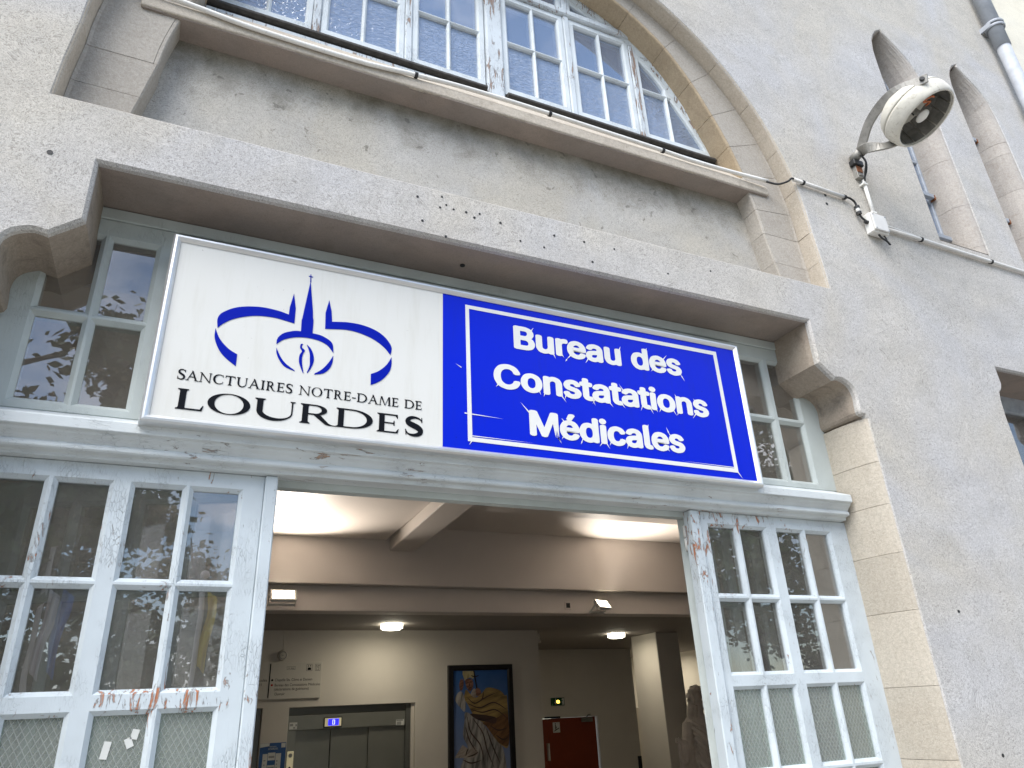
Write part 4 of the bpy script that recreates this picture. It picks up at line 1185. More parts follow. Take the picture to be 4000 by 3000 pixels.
# outlines of the bold grotesque used on the panel: (advance, contours), cap height 1
GL = {'B':(0.897,[[(0.118,0),(0.118,1),(0.474,1),(0.524,0.998),(0.569,0.991),(0.61,0.98),(0.646,0.964),(0.678,0.945),(0.706,0.923),(0.73,0.897),(0.749,0.869),(0.763,0.838),(0.774,0.805),(0.78,0.771),(0.783,0.735),(0.781,0.704),(0.777,0.677),(0.77,0.652),(0.76,0.629),(0.748,0.609),(0.734,0.591),(0.718,0.576),(0.7,0.562),(0.681,0.55),(0.661,0.54),(0.64,0.531),(0.619,0.524),(0.619,0.515),(0.643,0.512),(0.667,0.506),(0.69,0.496),(0.714,0.483),(0.736,0.466),(0.756,0.447),(0.775,0.425),(0.791,0.399),(0.804,0.371),(0.814,0.34),(0.82,0.305),(0.821,0.268),(0.819,0.231),(0.813,0.196),(0.802,0.163),(0.787,0.131),(0.767,0.102),(0.742,0.077),(0.712,0.054),(0.677,0.035),(0.637,0.02),(0.592,0.009),(0.541,0.002),(0.485,0)],[(0.245,0.112),(0.481,0.112),(0.535,0.115),(0.581,0.123),(0.619,0.137),(0.648,0.157),(0.67,0.18),(0.686,0.207),(0.696,0.236),(0.699,0.268),(0.697,0.293),(0.692,0.317),(0.684,0.34),(0.673,0.361),(0.659,0.381),(0.642,0.399),(0.623,0.415),(0.601,0.429),(0.576,0.44),(0.549,0.447),(0.52,0.452),(0.488,0.454),(0.245,0.454)],[(0.245,0.561),(0.468,0.561),(0.495,0.562),(0.52,0.566),(0.544,0.573),(0.566,0.582),(0.587,0.594),(0.605,0.608),(0.621,0.624),(0.635,0.642),(0.646,0.662),(0.654,0.683),(0.659,0.707),(0.66,0.732),(0.658,0.763),(0.649,0.793),(0.635,0.819),(0.614,0.843),(0.588,0.863),(0.556,0.877),(0.517,0.885),(0.472,0.888),(0.245,0.888)]]),'u':(0.806,[[(0.358,-0.01),(0.322,-0.008),(0.288,-0.002),(0.256,0.007),(0.226,0.021),(0.199,0.039),(0.175,0.06),(0.154,0.086),(0.136,0.115),(0.122,0.149),(0.111,0.186),(0.105,0.228),(0.103,0.273),(0.103,0.746),(0.223,0.746),(0.223,0.283),(0.226,0.242),(0.235,0.206),(0.249,0.174),(0.269,0.147),(0.294,0.126),(0.323,0.111),(0.356,0.102),(0.393,0.099),(0.419,0.1),(0.444,0.104),(0.468,0.112),(0.49,0.122),(0.51,0.135),(0.528,0.151),(0.544,0.169),(0.557,0.19),(0.568,0.214),(0.576,0.24),(0.58,0.269),(0.582,0.3),(0.582,0.746),(0.702,0.746),(0.702,0),(0.586,0),(0.586,0.181),(0.604,0.181),(0.585,0.132),(0.562,0.092),(0.535,0.059),(0.505,0.033),(0.472,0.014),(0.437,0.001),(0.399,-0.007)]]),'r':(0.509,[[(0.103,0),(0.103,0.746),(0.219,0.746),(0.219,0.631),(0.227,0.631),(0.239,0.658),(0.255,0.682),(0.276,0.703),(0.3,0.722),(0.327,0.737),(0.355,0.748),(0.386,0.754),(0.419,0.756),(0.426,0.756),(0.434,0.756),(0.442,0.756),(0.451,0.756),(0.479,0.754),(0.479,0.634),(0.475,0.634),(0.469,0.635),(0.462,0.636),(0.452,0.638),(0.441,0.639),(0.43,0.64),(0.419,0.64),(0.407,0.64),(0.381,0.639),(0.357,0.635),(0.334,0.628),(0.313,0.618),(0.293,0.606),(0.276,0.592),(0.26,0.576),(0.247,0.557),(0.237,0.537),(0.229,0.515),(0.225,0.491),(0.223,0.466),(0.223,0)]]),'e':(0.794,[[(0.417,-0.016),(0.364,-0.013),(0.316,-0.004),(0.271,0.011),(0.23,0.032),(0.193,0.059),(0.161,0.09),(0.133,0.126),(0.109,0.167),(0.091,0.212),(0.078,0.26),(0.07,0.312),(0.067,0.367),(0.07,0.423),(0.078,0.475),(0.091,0.524),(0.109,0.569),(0.132,0.611),(0.159,0.647),(0.19,0.679),(0.226,0.706),(0.266,0.728),(0.308,0.743),(0.354,0.753),(0.403,0.756),(0.434,0.754),(0.464,0.751),(0.493,0.744),(0.522,0.735),(0.551,0.723),(0.578,0.709),(0.603,0.691),(0.628,0.67),(0.65,0.646),(0.67,0.619),(0.687,0.588),(0.702,0.554),(0.714,0.516),(0.723,0.475),(0.728,0.43),(0.73,0.381),(0.73,0.333),(0.147,0.333),(0.147,0.434),(0.664,0.434),(0.609,0.397),(0.607,0.433),(0.603,0.467),(0.596,0.498),(0.585,0.528),(0.572,0.555),(0.556,0.578),(0.538,0.599),(0.516,0.617),(0.492,0.631),(0.465,0.641),(0.436,0.647),(0.403,0.649),(0.371,0.647),(0.341,0.641),(0.313,0.63),(0.288,0.616),(0.265,0.598),(0.245,0.578),(0.228,0.555),(0.214,0.53),(0.203,0.503),(0.195,0.474),(0.19,0.445),(0.189,0.415),(0.189,0.349),(0.19,0.309),(0.196,0.273),(0.205,0.239),(0.217,0.209),(0.233,0.182),(0.251,0.158),(0.273,0.138),(0.297,0.121),(0.324,0.108),(0.353,0.098),(0.384,0.092),(0.417,0.091),(0.439,0.091),(0.46,0.094),(0.48,0.098),(0.499,0.104),(0.516,0.111),(0.532,0.12),(0.547,0.131),(0.561,0.143),(0.573,0.157),(0.584,0.172),(0.593,0.189),(0.601,0.207),(0.717,0.179),(0.707,0.151),(0.694,0.124),(0.678,0.1),(0.659,0.077),(0.637,0.057),(0.612,0.038),(0.585,0.022),(0.555,0.009),(0.524,-0.002),(0.49,-0.01),(0.454,-0.015)]]),'a':(0.765,[[(0.314,-0.017),(0.28,-0.015),(0.247,-0.01),(0.215,-0.002),(0.186,0.01),(0.158,0.025),(0.134,0.042),(0.112,0.063),(0.094,0.088),(0.079,0.115),(0.068,0.144),(0.062,0.177),(0.06,0.212),(0.061,0.243),(0.066,0.27),(0.074,0.295),(0.085,0.316),(0.099,0.335),(0.114,0.352),(0.132,0.367),(0.152,0.38),(0.174,0.39),(0.197,0.4),(0.221,0.408),(0.246,0.414),(0.272,0.419),(0.298,0.424),(0.324,0.429),(0.35,0.432),(0.382,0.436),(0.411,0.44),(0.437,0.443),(0.459,0.446),(0.479,0.448),(0.496,0.452),(0.51,0.456),(0.521,0.462),(0.53,0.468),(0.537,0.477),(0.54,0.488),(0.542,0.501),(0.542,0.505),(0.541,0.527),(0.537,0.547),(0.532,0.566),(0.524,0.583),(0.514,0.598),(0.502,0.612),(0.488,0.623),(0.471,0.633),(0.453,0.641),(0.432,0.646),(0.409,0.649),(0.385,0.65),(0.359,0.649),(0.335,0.646),(0.313,0.641),(0.293,0.634),(0.275,0.625),(0.259,0.615),(0.244,0.603),(0.231,0.591),(0.22,0.578),(0.211,0.565),(0.203,0.552),(0.197,0.538),(0.081,0.572),(0.095,0.605),(0.112,0.633),(0.132,0.658),(0.154,0.68),(0.179,0.699),(0.205,0.715),(0.232,0.728),(0.261,0.738),(0.291,0.746),(0.321,0.751),(0.351,0.755),(0.381,0.756),(0.402,0.755),(0.423,0.753),(0.446,0.75),(0.47,0.746),(0.494,0.74),(0.517,0.731),(0.54,0.721),(0.562,0.708),(0.583,0.693),(0.602,0.675),(0.618,0.654),(0.634,0.63),(0.646,0.602),(0.655,0.57),(0.66,0.534),(0.662,0.494),(0.662,0),(0.544,0),(0.544,0.102),(0.536,0.102),(0.528,0.089),(0.519,0.076),(0.508,0.062),(0.495,0.048),(0.48,0.035),(0.464,0.023),(0.444,0.012),(0.423,0.002),(0.4,-0.006),(0.374,-0.012),(0.345,-0.016)],[(0.335,0.089),(0.367,0.091),(0.397,0.096),(0.424,0.104),(0.448,0.115),(0.47,0.129),(0.488,0.145),(0.504,0.163),(0.518,0.183),(0.528,0.204),(0.536,0.226),(0.54,0.248),(0.542,0.271),(0.542,0.373),(0.537,0.369),(0.53,0.365),(0.521,0.361),(0.51,0.358),(0.498,0.354),(0.484,0.351),(0.47,0.348),(0.455,0.346),(0.439,0.343),(0.424,0.341),(0.409,0.339),(0.394,0.337),(0.379,0.335),(0.367,0.333),(0.355,0.332),(0.345,0.33),(0.324,0.327),(0.303,0.323),(0.283,0.318),(0.264,0.312),(0.246,0.304),(0.23,0.296),(0.216,0.286),(0.203,0.274),(0.193,0.26),(0.186,0.244),(0.182,0.226),(0.181,0.206),(0.182,0.188),(0.185,0.171),(0.192,0.156),(0.2,0.142),(0.211,0.13),(0.224,0.119),(0.239,0.11),(0.255,0.103),(0.273,0.097),(0.292,0.093),(0.313,0.09)]]),'d':(0.834,[[(0.384,-0.016),(0.339,-0.013),(0.296,-0.004),(0.256,0.011),(0.219,0.032),(0.185,0.058),(0.155,0.089),(0.129,0.125),(0.107,0.166),(0.09,0.212),(0.077,0.261),(0.07,0.314),(0.067,0.371),(0.07,0.428),(0.077,0.481),(0.09,0.53),(0.108,0.575),(0.13,0.616),(0.156,0.652),(0.186,0.683),(0.22,0.709),(0.257,0.729),(0.297,0.744),(0.339,0.753),(0.385,0.756),(0.418,0.754),(0.448,0.75),(0.474,0.743),(0.497,0.733),(0.518,0.721),(0.536,0.708),(0.551,0.694),(0.565,0.68),(0.576,0.665),(0.586,0.652),(0.595,0.639),(0.602,0.628),(0.611,0.628),(0.611,1),(0.731,1),(0.731,0),(0.615,0),(0.615,0.115),(0.603,0.115),(0.595,0.103),(0.586,0.09),(0.576,0.076),(0.564,0.061),(0.55,0.047),(0.534,0.033),(0.516,0.02),(0.496,0.007),(0.473,-0.003),(0.446,-0.01),(0.417,-0.015)],[(0.402,0.092),(0.435,0.094),(0.465,0.101),(0.492,0.112),(0.517,0.128),(0.539,0.147),(0.559,0.17),(0.575,0.196),(0.589,0.226),(0.599,0.259),(0.607,0.294),(0.611,0.332),(0.613,0.372),(0.611,0.412),(0.607,0.45),(0.599,0.485),(0.589,0.517),(0.576,0.546),(0.559,0.572),(0.54,0.594),(0.518,0.613),(0.493,0.629),(0.465,0.64),(0.435,0.646),(0.402,0.648),(0.368,0.646),(0.337,0.639),(0.309,0.628),(0.284,0.612),(0.262,0.592),(0.243,0.569),(0.226,0.543),(0.213,0.513),(0.203,0.481),(0.195,0.447),(0.191,0.411),(0.189,0.372),(0.191,0.334),(0.195,0.297),(0.203,0.262),(0.213,0.229),(0.227,0.199),(0.243,0.172),(0.263,0.149),(0.285,0.129),(0.31,0.113),(0.338,0.101),(0.369,0.094)]]),'s':(0.717,[[(0.358,-0.016),(0.32,-0.015),(0.285,-0.01),(0.252,-0.003),(0.22,0.007),(0.192,0.02),(0.166,0.035),(0.142,0.053),(0.121,0.074),(0.104,0.098),(0.089,0.125),(0.078,0.154),(0.07,0.185),(0.185,0.209),(0.194,0.181),(0.207,0.156),(0.224,0.135),(0.244,0.118),(0.268,0.106),(0.294,0.097),(0.324,0.091),(0.356,0.089),(0.393,0.091),(0.426,0.098),(0.455,0.108),(0.481,0.122),(0.501,0.14),(0.515,0.159),(0.524,0.18),(0.527,0.202),(0.525,0.221),(0.52,0.238),(0.511,0.253),(0.499,0.267),(0.484,0.279),(0.465,0.289),(0.443,0.298),(0.417,0.305),(0.293,0.334),(0.246,0.348),(0.205,0.365),(0.17,0.385),(0.142,0.409),(0.12,0.436),(0.104,0.467),(0.095,0.501),(0.092,0.538),(0.094,0.57),(0.101,0.599),(0.112,0.626),(0.128,0.652),(0.147,0.675),(0.17,0.695),(0.197,0.713),(0.226,0.728),(0.258,0.74),(0.293,0.749),(0.329,0.754),(0.368,0.756),(0.405,0.754),(0.439,0.75),(0.47,0.742),(0.499,0.732),(0.525,0.719),(0.548,0.704),(0.569,0.687),(0.588,0.667),(0.603,0.645),(0.617,0.622),(0.628,0.596),(0.637,0.57),(0.527,0.545),(0.519,0.566),(0.508,0.585),(0.494,0.603),(0.477,0.62),(0.456,0.635),(0.431,0.645),(0.402,0.652),(0.368,0.654),(0.336,0.652),(0.307,0.646),(0.281,0.636),(0.257,0.623),(0.238,0.606),(0.224,0.588),(0.216,0.567),(0.213,0.545),(0.215,0.525),(0.221,0.507),(0.23,0.492),(0.244,0.478),(0.261,0.466),(0.282,0.456),(0.308,0.446),(0.338,0.438),(0.451,0.411),(0.499,0.398),(0.54,0.381),(0.574,0.36),(0.602,0.337),(0.623,0.31),(0.639,0.28),(0.648,0.246),(0.651,0.209),(0.649,0.177),(0.642,0.147),(0.63,0.119),(0.614,0.093),(0.594,0.068),(0.57,0.047),(0.542,0.029),(0.511,0.013),(0.476,0),(0.439,-0.009),(0.4,-0.014)]]),'C':(1.003,[[(0.526,-0.013),(0.463,-0.01),(0.403,0.002),(0.347,0.022),(0.295,0.049),(0.248,0.083),(0.205,0.125),(0.168,0.172),(0.137,0.227),(0.112,0.287),(0.094,0.352),(0.083,0.423),(0.079,0.499),(0.083,0.576),(0.094,0.647),(0.112,0.713),(0.137,0.773),(0.168,0.827),(0.205,0.875),(0.248,0.916),(0.295,0.951),(0.347,0.978),(0.403,0.998),(0.463,1.01),(0.526,1.013),(0.563,1.012),(0.599,1.008),(0.635,1.001),(0.669,0.991),(0.702,0.979),(0.733,0.964),(0.762,0.946),(0.79,0.926),(0.816,0.904),(0.84,0.879),(0.861,0.852),(0.88,0.822),(0.897,0.791),(0.91,0.758),(0.921,0.722),(0.93,0.685),(0.803,0.685),(0.796,0.71),(0.788,0.733),(0.777,0.755),(0.765,0.776),(0.752,0.794),(0.737,0.812),(0.72,0.828),(0.702,0.842),(0.683,0.855),(0.663,0.866),(0.642,0.875),(0.62,0.883),(0.597,0.888),(0.574,0.893),(0.55,0.895),(0.526,0.896),(0.481,0.893),(0.438,0.884),(0.398,0.87),(0.361,0.85),(0.326,0.824),(0.296,0.793),(0.269,0.757),(0.246,0.715),(0.227,0.669),(0.214,0.617),(0.206,0.561),(0.203,0.499),(0.206,0.438),(0.214,0.382),(0.227,0.331),(0.246,0.284),(0.269,0.243),(0.296,0.207),(0.327,0.176),(0.361,0.15),(0.399,0.13),(0.439,0.116),(0.481,0.107),(0.526,0.104),(0.55,0.105),(0.574,0.107),(0.597,0.112),(0.62,0.118),(0.642,0.125),(0.663,0.135),(0.683,0.146),(0.702,0.158),(0.72,0.173),(0.737,0.188),(0.752,0.206),(0.765,0.225),(0.777,0.245),(0.788,0.267),(0.796,0.291),(0.803,0.315),(0.93,0.315),(0.922,0.278),(0.911,0.243),(0.897,0.21),(0.881,0.178),(0.862,0.149),(0.84,0.122),(0.817,0.097),(0.791,0.074),(0.763,0.054),(0.734,0.037),(0.702,0.022),(0.669,0.009),(0.635,-0.001),(0.6,-0.008),(0.563,-0.012)]]),'o':(0.816,[[(0.407,-0.016),(0.358,-0.013),(0.312,-0.004),(0.269,0.011),(0.23,0.032),(0.193,0.059),(0.161,0.09),(0.134,0.126),(0.11,0.167),(0.091,0.212),(0.078,0.261),(0.07,0.313),(0.067,0.368),(0.07,0.425),(0.078,0.478),(0.091,0.527),(0.11,0.572),(0.134,0.613),(0.161,0.649),(0.193,0.681),(0.23,0.707),(0.269,0.729),(0.312,0.744),(0.358,0.753),(0.407,0.756),(0.457,0.753),(0.504,0.744),(0.547,0.729),(0.587,0.707),(0.623,0.681),(0.655,0.649),(0.683,0.613),(0.706,0.572),(0.725,0.527),(0.738,0.478),(0.746,0.425),(0.749,0.368),(0.746,0.313),(0.738,0.261),(0.725,0.212),(0.706,0.167),(0.683,0.126),(0.655,0.09),(0.623,0.059),(0.587,0.032),(0.547,0.011),(0.504,-0.004),(0.457,-0.013)],[(0.407,0.091),(0.443,0.094),(0.476,0.101),(0.505,0.113),(0.531,0.13),(0.554,0.15),(0.574,0.174),(0.59,0.201),(0.604,0.231),(0.614,0.263),(0.622,0.297),(0.626,0.332),(0.628,0.368),(0.626,0.405),(0.622,0.441),(0.614,0.475),(0.604,0.507),(0.59,0.538),(0.574,0.565),(0.554,0.589),(0.531,0.61),(0.505,0.627),(0.476,0.639),(0.443,0.646),(0.407,0.648),(0.372,0.646),(0.34,0.639),(0.311,0.627),(0.285,0.61),(0.263,0.589),(0.243,0.565),(0.227,0.538),(0.213,0.508),(0.203,0.475),(0.195,0.441),(0.191,0.406),(0.189,0.368),(0.191,0.332),(0.195,0.297),(0.203,0.263),(0.213,0.231),(0.227,0.201),(0.243,0.174),(0.263,0.15),(0.285,0.13),(0.311,0.113),(0.34,0.101),(0.372,0.094)]]),'n':(0.805,[[(0.223,0.446),(0.223,0),(0.103,0),(0.103,0.746),(0.219,0.746),(0.22,0.565),(0.201,0.565),(0.22,0.613),(0.243,0.653),(0.269,0.686),(0.299,0.712),(0.332,0.731),(0.368,0.745),(0.406,0.753),(0.447,0.756),(0.484,0.754),(0.518,0.748),(0.55,0.738),(0.58,0.724),(0.607,0.707),(0.631,0.685),(0.652,0.66),(0.669,0.631),(0.684,0.597),(0.694,0.56),(0.7,0.518),(0.702,0.472),(0.702,0),(0.582,0),(0.582,0.462),(0.579,0.504),(0.571,0.54),(0.556,0.572),(0.537,0.598),(0.512,0.62),(0.483,0.635),(0.45,0.644),(0.413,0.647),(0.387,0.646),(0.362,0.641),(0.338,0.634),(0.316,0.624),(0.296,0.611),(0.278,0.595),(0.262,0.577),(0.248,0.556),(0.237,0.532),(0.23,0.506),(0.225,0.477)]]),'t':(0.447,[[(0.401,0.746),(0.401,0.643),(0.013,0.643),(0.013,0.746)],[(0.128,0.926),(0.248,0.926),(0.248,0.192),(0.249,0.169),(0.253,0.15),(0.259,0.133),(0.267,0.12),(0.279,0.111),(0.294,0.104),(0.313,0.099),(0.335,0.098),(0.341,0.098),(0.348,0.099),(0.356,0.099),(0.364,0.1),(0.373,0.102),(0.381,0.103),(0.389,0.104),(0.397,0.105),(0.419,0.003),(0.409,0.001),(0.399,-0.002),(0.389,-0.004),(0.377,-0.005),(0.365,-0.007),(0.354,-0.007),(0.342,-0.008),(0.331,-0.008),(0.285,-0.005),(0.245,0.004),(0.21,0.02),(0.181,0.042),(0.158,0.069),(0.141,0.102),(0.131,0.14),(0.128,0.183)]]),'i':(0.328,[[(0.103,0),(0.103,0.746),(0.223,0.746),(0.223,0)],[(0.164,0.87),(0.148,0.872),(0.133,0.876),(0.119,0.883),(0.106,0.894),(0.095,0.906),(0.087,0.919),(0.083,0.934),(0.081,0.95),(0.083,0.966),(0.087,0.981),(0.095,0.994),(0.106,1.006),(0.119,1.017),(0.133,1.024),(0.148,1.028),(0.164,1.03),(0.181,1.028),(0.197,1.024),(0.211,1.017),(0.224,1.006),(0.235,0.994),(0.242,0.981),(0.247,0.966),(0.248,0.95),(0.247,0.934),(0.242,0.919),(0.235,0.906),(0.224,0.894),(0.211,0.883),(0.197,0.876),(0.181,0.872)]]),'M':(1.235,[[(0.118,0),(0.118,1),(0.298,1),(0.545,0.368),(0.549,0.356),(0.554,0.343),(0.559,0.328),(0.565,0.312),(0.57,0.295),(0.576,0.278),(0.582,0.26),(0.588,0.241),(0.594,0.222),(0.6,0.203),(0.606,0.184),(0.612,0.165),(0.618,0.146),(0.623,0.129),(0.628,0.112),(0.632,0.096),(0.604,0.096),(0.609,0.111),(0.614,0.127),(0.619,0.144),(0.625,0.162),(0.631,0.181),(0.636,0.2),(0.643,0.219),(0.649,0.238),(0.655,0.257),(0.661,0.276),(0.667,0.294),(0.672,0.311),(0.678,0.327),(0.683,0.342),(0.688,0.356),(0.693,0.368),(0.936,1),(1.116,1),(1.116,0),(0.991,0),(0.991,0.572),(0.991,0.588),(0.991,0.605),(0.991,0.623),(0.992,0.643),(0.992,0.662),(0.992,0.683),(0.992,0.704),(0.993,0.725),(0.995,0.812),(0.995,0.834),(0.996,0.856),(0.996,0.877),(0.997,0.899),(1.008,0.899),(1.001,0.875),(0.994,0.852),(0.986,0.828),(0.978,0.805),(0.97,0.781),(0.963,0.758),(0.955,0.735),(0.947,0.713),(0.94,0.692),(0.933,0.671),(0.926,0.651),(0.919,0.633),(0.912,0.615),(0.906,0.599),(0.901,0.585),(0.896,0.572),(0.672,0),(0.562,0),(0.335,0.572),(0.33,0.584),(0.325,0.598),(0.319,0.614),(0.313,0.631),(0.306,0.649),(0.299,0.668),(0.292,0.689),(0.285,0.71),(0.277,0.732),(0.27,0.754),(0.262,0.777),(0.254,0.801),(0.246,0.826),(0.237,0.85),(0.229,0.874),(0.22,0.899),(0.234,0.899),(0.234,0.88),(0.235,0.86),(0.235,0.839),(0.236,0.818),(0.236,0.796),(0.237,0.774),(0.237,0.752),(0.238,0.731),(0.239,0.646),(0.239,0.626),(0.239,0.607),(0.24,0.589),(0.24,0.572),(0.24,0)]]),'é':(0.794,[[(0.417,-0.016),(0.364,-0.013),(0.316,-0.004),(0.271,0.011),(0.23,0.032),(0.193,0.059),(0.161,0.09),(0.133,0.126),(0.109,0.167),(0.091,0.212),(0.078,0.26),(0.07,0.312),(0.067,0.367),(0.07,0.423),(0.078,0.475),(0.091,0.524),(0.109,0.569),(0.132,0.611),(0.159,0.647),(0.19,0.679),(0.226,0.706),(0.266,0.728),(0.308,0.743),(0.354,0.753),(0.403,0.756),(0.434,0.754),(0.464,0.751),(0.493,0.744),(0.522,0.735),(0.551,0.723),(0.578,0.709),(0.603,0.691),(0.628,0.67),(0.65,0.646),(0.67,0.619),(0.687,0.588),(0.702,0.554),(0.714,0.516),(0.723,0.475),(0.728,0.43),(0.73,0.381),(0.73,0.333),(0.147,0.333),(0.147,0.434),(0.664,0.434),(0.609,0.397),(0.607,0.433),(0.603,0.467),(0.596,0.498),(0.585,0.528),(0.572,0.555),(0.556,0.578),(0.538,0.599),(0.516,0.617),(0.492,0.631),(0.465,0.641),(0.436,0.647),(0.403,0.649),(0.371,0.647),(0.341,0.641),(0.313,0.63),(0.288,0.616),(0.265,0.598),(0.245,0.578),(0.228,0.555),(0.214,0.53),(0.203,0.503),(0.195,0.474),(0.19,0.445),(0.189,0.415),(0.189,0.349),(0.19,0.309),(0.196,0.273),(0.205,0.239),(0.217,0.209),(0.233,0.182),(0.251,0.158),(0.273,0.138),(0.297,0.121),(0.324,0.108),(0.353,0.098),(0.384,0.092),(0.417,0.091),(0.439,0.091),(0.46,0.094),(0.48,0.098),(0.499,0.104),(0.516,0.111),(0.532,0.12),(0.547,0.131),(0.561,0.143),(0.573,0.157),(0.584,0.172),(0.593,0.189),(0.601,0.207),(0.717,0.179),(0.707,0.151),(0.694,0.124),(0.678,0.1),(0.659,0.077),(0.637,0.057),(0.612,0.038),(0.585,0.022),(0.555,0.009),(0.524,-0.002),(0.49,-0.01),(0.454,-0.015)],[(0.348,0.843),(0.442,1.04),(0.576,1.04),(0.446,0.843)]]),'c':(0.778,[[(0.407,-0.016),(0.358,-0.013),(0.312,-0.004),(0.269,0.011),(0.23,0.032),(0.193,0.059),(0.161,0.09),(0.134,0.126),(0.11,0.167),(0.091,0.212),(0.078,0.261),(0.07,0.313),(0.067,0.368),(0.07,0.425),(0.078,0.478),(0.091,0.527),(0.11,0.572),(0.134,0.613),(0.161,0.649),(0.193,0.681),(0.23,0.707),(0.269,0.729),(0.312,0.744),(0.358,0.753),(0.407,0.756),(0.435,0.755),(0.461,0.752),(0.486,0.748),(0.511,0.741),(0.535,0.733),(0.558,0.724),(0.579,0.712),(0.6,0.7),(0.619,0.685),(0.637,0.669),(0.653,0.652),(0.668,0.633),(0.681,0.613),(0.693,0.591),(0.703,0.568),(0.711,0.544),(0.595,0.515),(0.591,0.529),(0.585,0.543),(0.579,0.556),(0.571,0.568),(0.562,0.58),(0.553,0.591),(0.542,0.601),(0.531,0.611),(0.518,0.619),(0.505,0.627),(0.491,0.633),(0.476,0.639),(0.46,0.643),(0.443,0.646),(0.426,0.648),(0.407,0.648),(0.372,0.646),(0.34,0.639),(0.311,0.627),(0.285,0.61),(0.263,0.589),(0.243,0.565),(0.227,0.538),(0.213,0.508),(0.203,0.475),(0.195,0.441),(0.191,0.406),(0.189,0.368),(0.191,0.332),(0.195,0.297),(0.203,0.263),(0.213,0.231),(0.227,0.201),(0.243,0.174),(0.263,0.15),(0.285,0.13),(0.311,0.113),(0.34,0.101),(0.372,0.094),(0.407,0.091),(0.426,0.092),(0.444,0.094),(0.461,0.097),(0.477,0.101),(0.492,0.107),(0.506,0.114),(0.52,0.121),(0.532,0.13),(0.544,0.14),(0.555,0.15),(0.564,0.162),(0.573,0.174),(0.581,0.187),(0.588,0.201),(0.593,0.215),(0.598,0.23),(0.713,0.201),(0.705,0.177),(0.696,0.153),(0.684,0.131),(0.671,0.11),(0.656,0.091),(0.639,0.073),(0.621,0.057),(0.602,0.042),(0.581,0.029),(0.559,0.017),(0.537,0.007),(0.512,-0.001),(0.487,-0.008),(0.461,-0.012),(0.435,-0.015)]]),'l':(0.372,[[(0.274,-0.005),(0.233,-0.002),(0.198,0.006),(0.169,0.02),(0.145,0.04),(0.127,0.064),(0.114,0.093),(0.106,0.127),(0.103,0.166),(0.103,1),(0.223,1),(0.223,0.194),(0.224,0.17),(0.227,0.151),(0.231,0.135),(0.236,0.122),(0.244,0.114),(0.255,0.107),(0.27,0.103),(0.287,0.102),(0.296,0.102),(0.303,0.102),(0.31,0.103),(0.315,0.103),(0.32,0.104),(0.325,0.105),(0.329,0.106),(0.334,0.107),(0.355,0.005),(0.347,0.003),(0.338,0.002),(0.328,-0),(0.318,-0.002),(0.307,-0.003),(0.296,-0.004),(0.285,-0.005)]])}
def letter_faces(ch):
    """outlines -> groups of (outer contour, its holes)"""
    cs = GL[ch][1]
    big = max(cs, key=lambda l: abs(area2(l)))
    sg = 1 if area2(big) > 0 else -1
    outs = [l for l in cs if area2(l)*sg > 0]; holes = [l for l in cs if area2(l)*sg < 0]
    res = []
    for o in outs:
        xs_ = [p[0] for p in o]; ys_ = [p[1] for p in o]
        hs = [h for h in holes if min(xs_) < h[0][0] < max(xs_) and min(ys_) < h[0][1] < max(ys_)]
        res.append((o, hs))
    return res
rs = random.Random(11)
for body, x0, x1, z, cap in (('Bureau des', 1.203, 2.130, 3.5545, 0.1085), ('Constatations', 1.104, 2.257, 3.3505, 0.1085), ('Médicales', 1.258, 2.080, 3.1500, 0.1085)):
    sc = cap*0.905
    tw = sum(GL[ch][0] if ch != ' ' else 0.42 for ch in body)
    k = (x1-x0-0.012)/(tw*sc)
    x = x0+0.003
    for ch in body:
        if ch == ' ':
            x += 0.42*sc*k; continue
        bm = bmesh.new()
        uu, vv = w2s(x, z)
        for q in range(9):                      # heavy face: the outline swollen by overlaid copies
            dx, dz = (0.0088*math.cos(q*PI/4), 0.0056*math.sin(q*PI/4)) if q else (0, 0)
            for gi, (o, hs) in enumerate(letter_faces(ch)):
                lps = [o]+hs
                vs = [bm.verts.new((uu+p[0]*sc*k+dx, 0.0138-q*0.00003-gi*0.000015, vv+0.0085+p[1]*sc*1.085+dz)) for l in lps for p in l]
                for t_ in tessellate_polygon([[Vector((*p, 0)) for p in l] for l in lps]):
                    try: bm.faces.new([vs[m] for m in t_])
                    except ValueError: pass
        xsn = [v.co.x for v in bm.verts]; zs = [v.co.z for v in bm.verts]
        for _ in range(rs.choice((1, 1, 2))):
            ex = rs.choice((0, 1)); ez = rs.choice((0, 1, 0))
            vx = min(bm.verts, key=lambda v: (v.co.x-(min(xsn), max(xsn))[ex])**2+(v.co.z-(min(zs), max(zs))[ez])**2)
            a = (vx.co.x-(0.003 if ex else -0.003), vx.co.z-(0.003 if ez else -0.003))
            ln = rs.uniform(0.012, 0.030)
            sliver(bm, a, (a[0]+(1 if ex else -1)*ln*rs.uniform(.35, .9), a[1]+(1 if ez else -1)*ln), 0.0065, 0.01350)
        link('letter', bm, 'vinylwhite', BP, recalc=False)
        x += GL[ch][0]*sc*k
def quadstrip(a, b, w):
    a, b = Vector(a), Vector(b); d = (b-a).normalized(); n = Vector((-d.y, d.x))*w/2
    return [tuple(a-n), tuple(b-n), tuple(b+n), tuple(a+n)]
bo = [(0.985, 3.735), (2.362, 3.734), (2.367, 3.086), (0.986, 3.097)]
bi = [(1.002, 3.717), (2.341, 3.713), (2.346, 3.106), (1.005, 3.115)]
for i in range(4):
    j = (i+1) % 4
    s_poly('border_line', [[bo[i], bo[j], bi[j], bi[i]]], 0.9, 'vinylwhite', BP)
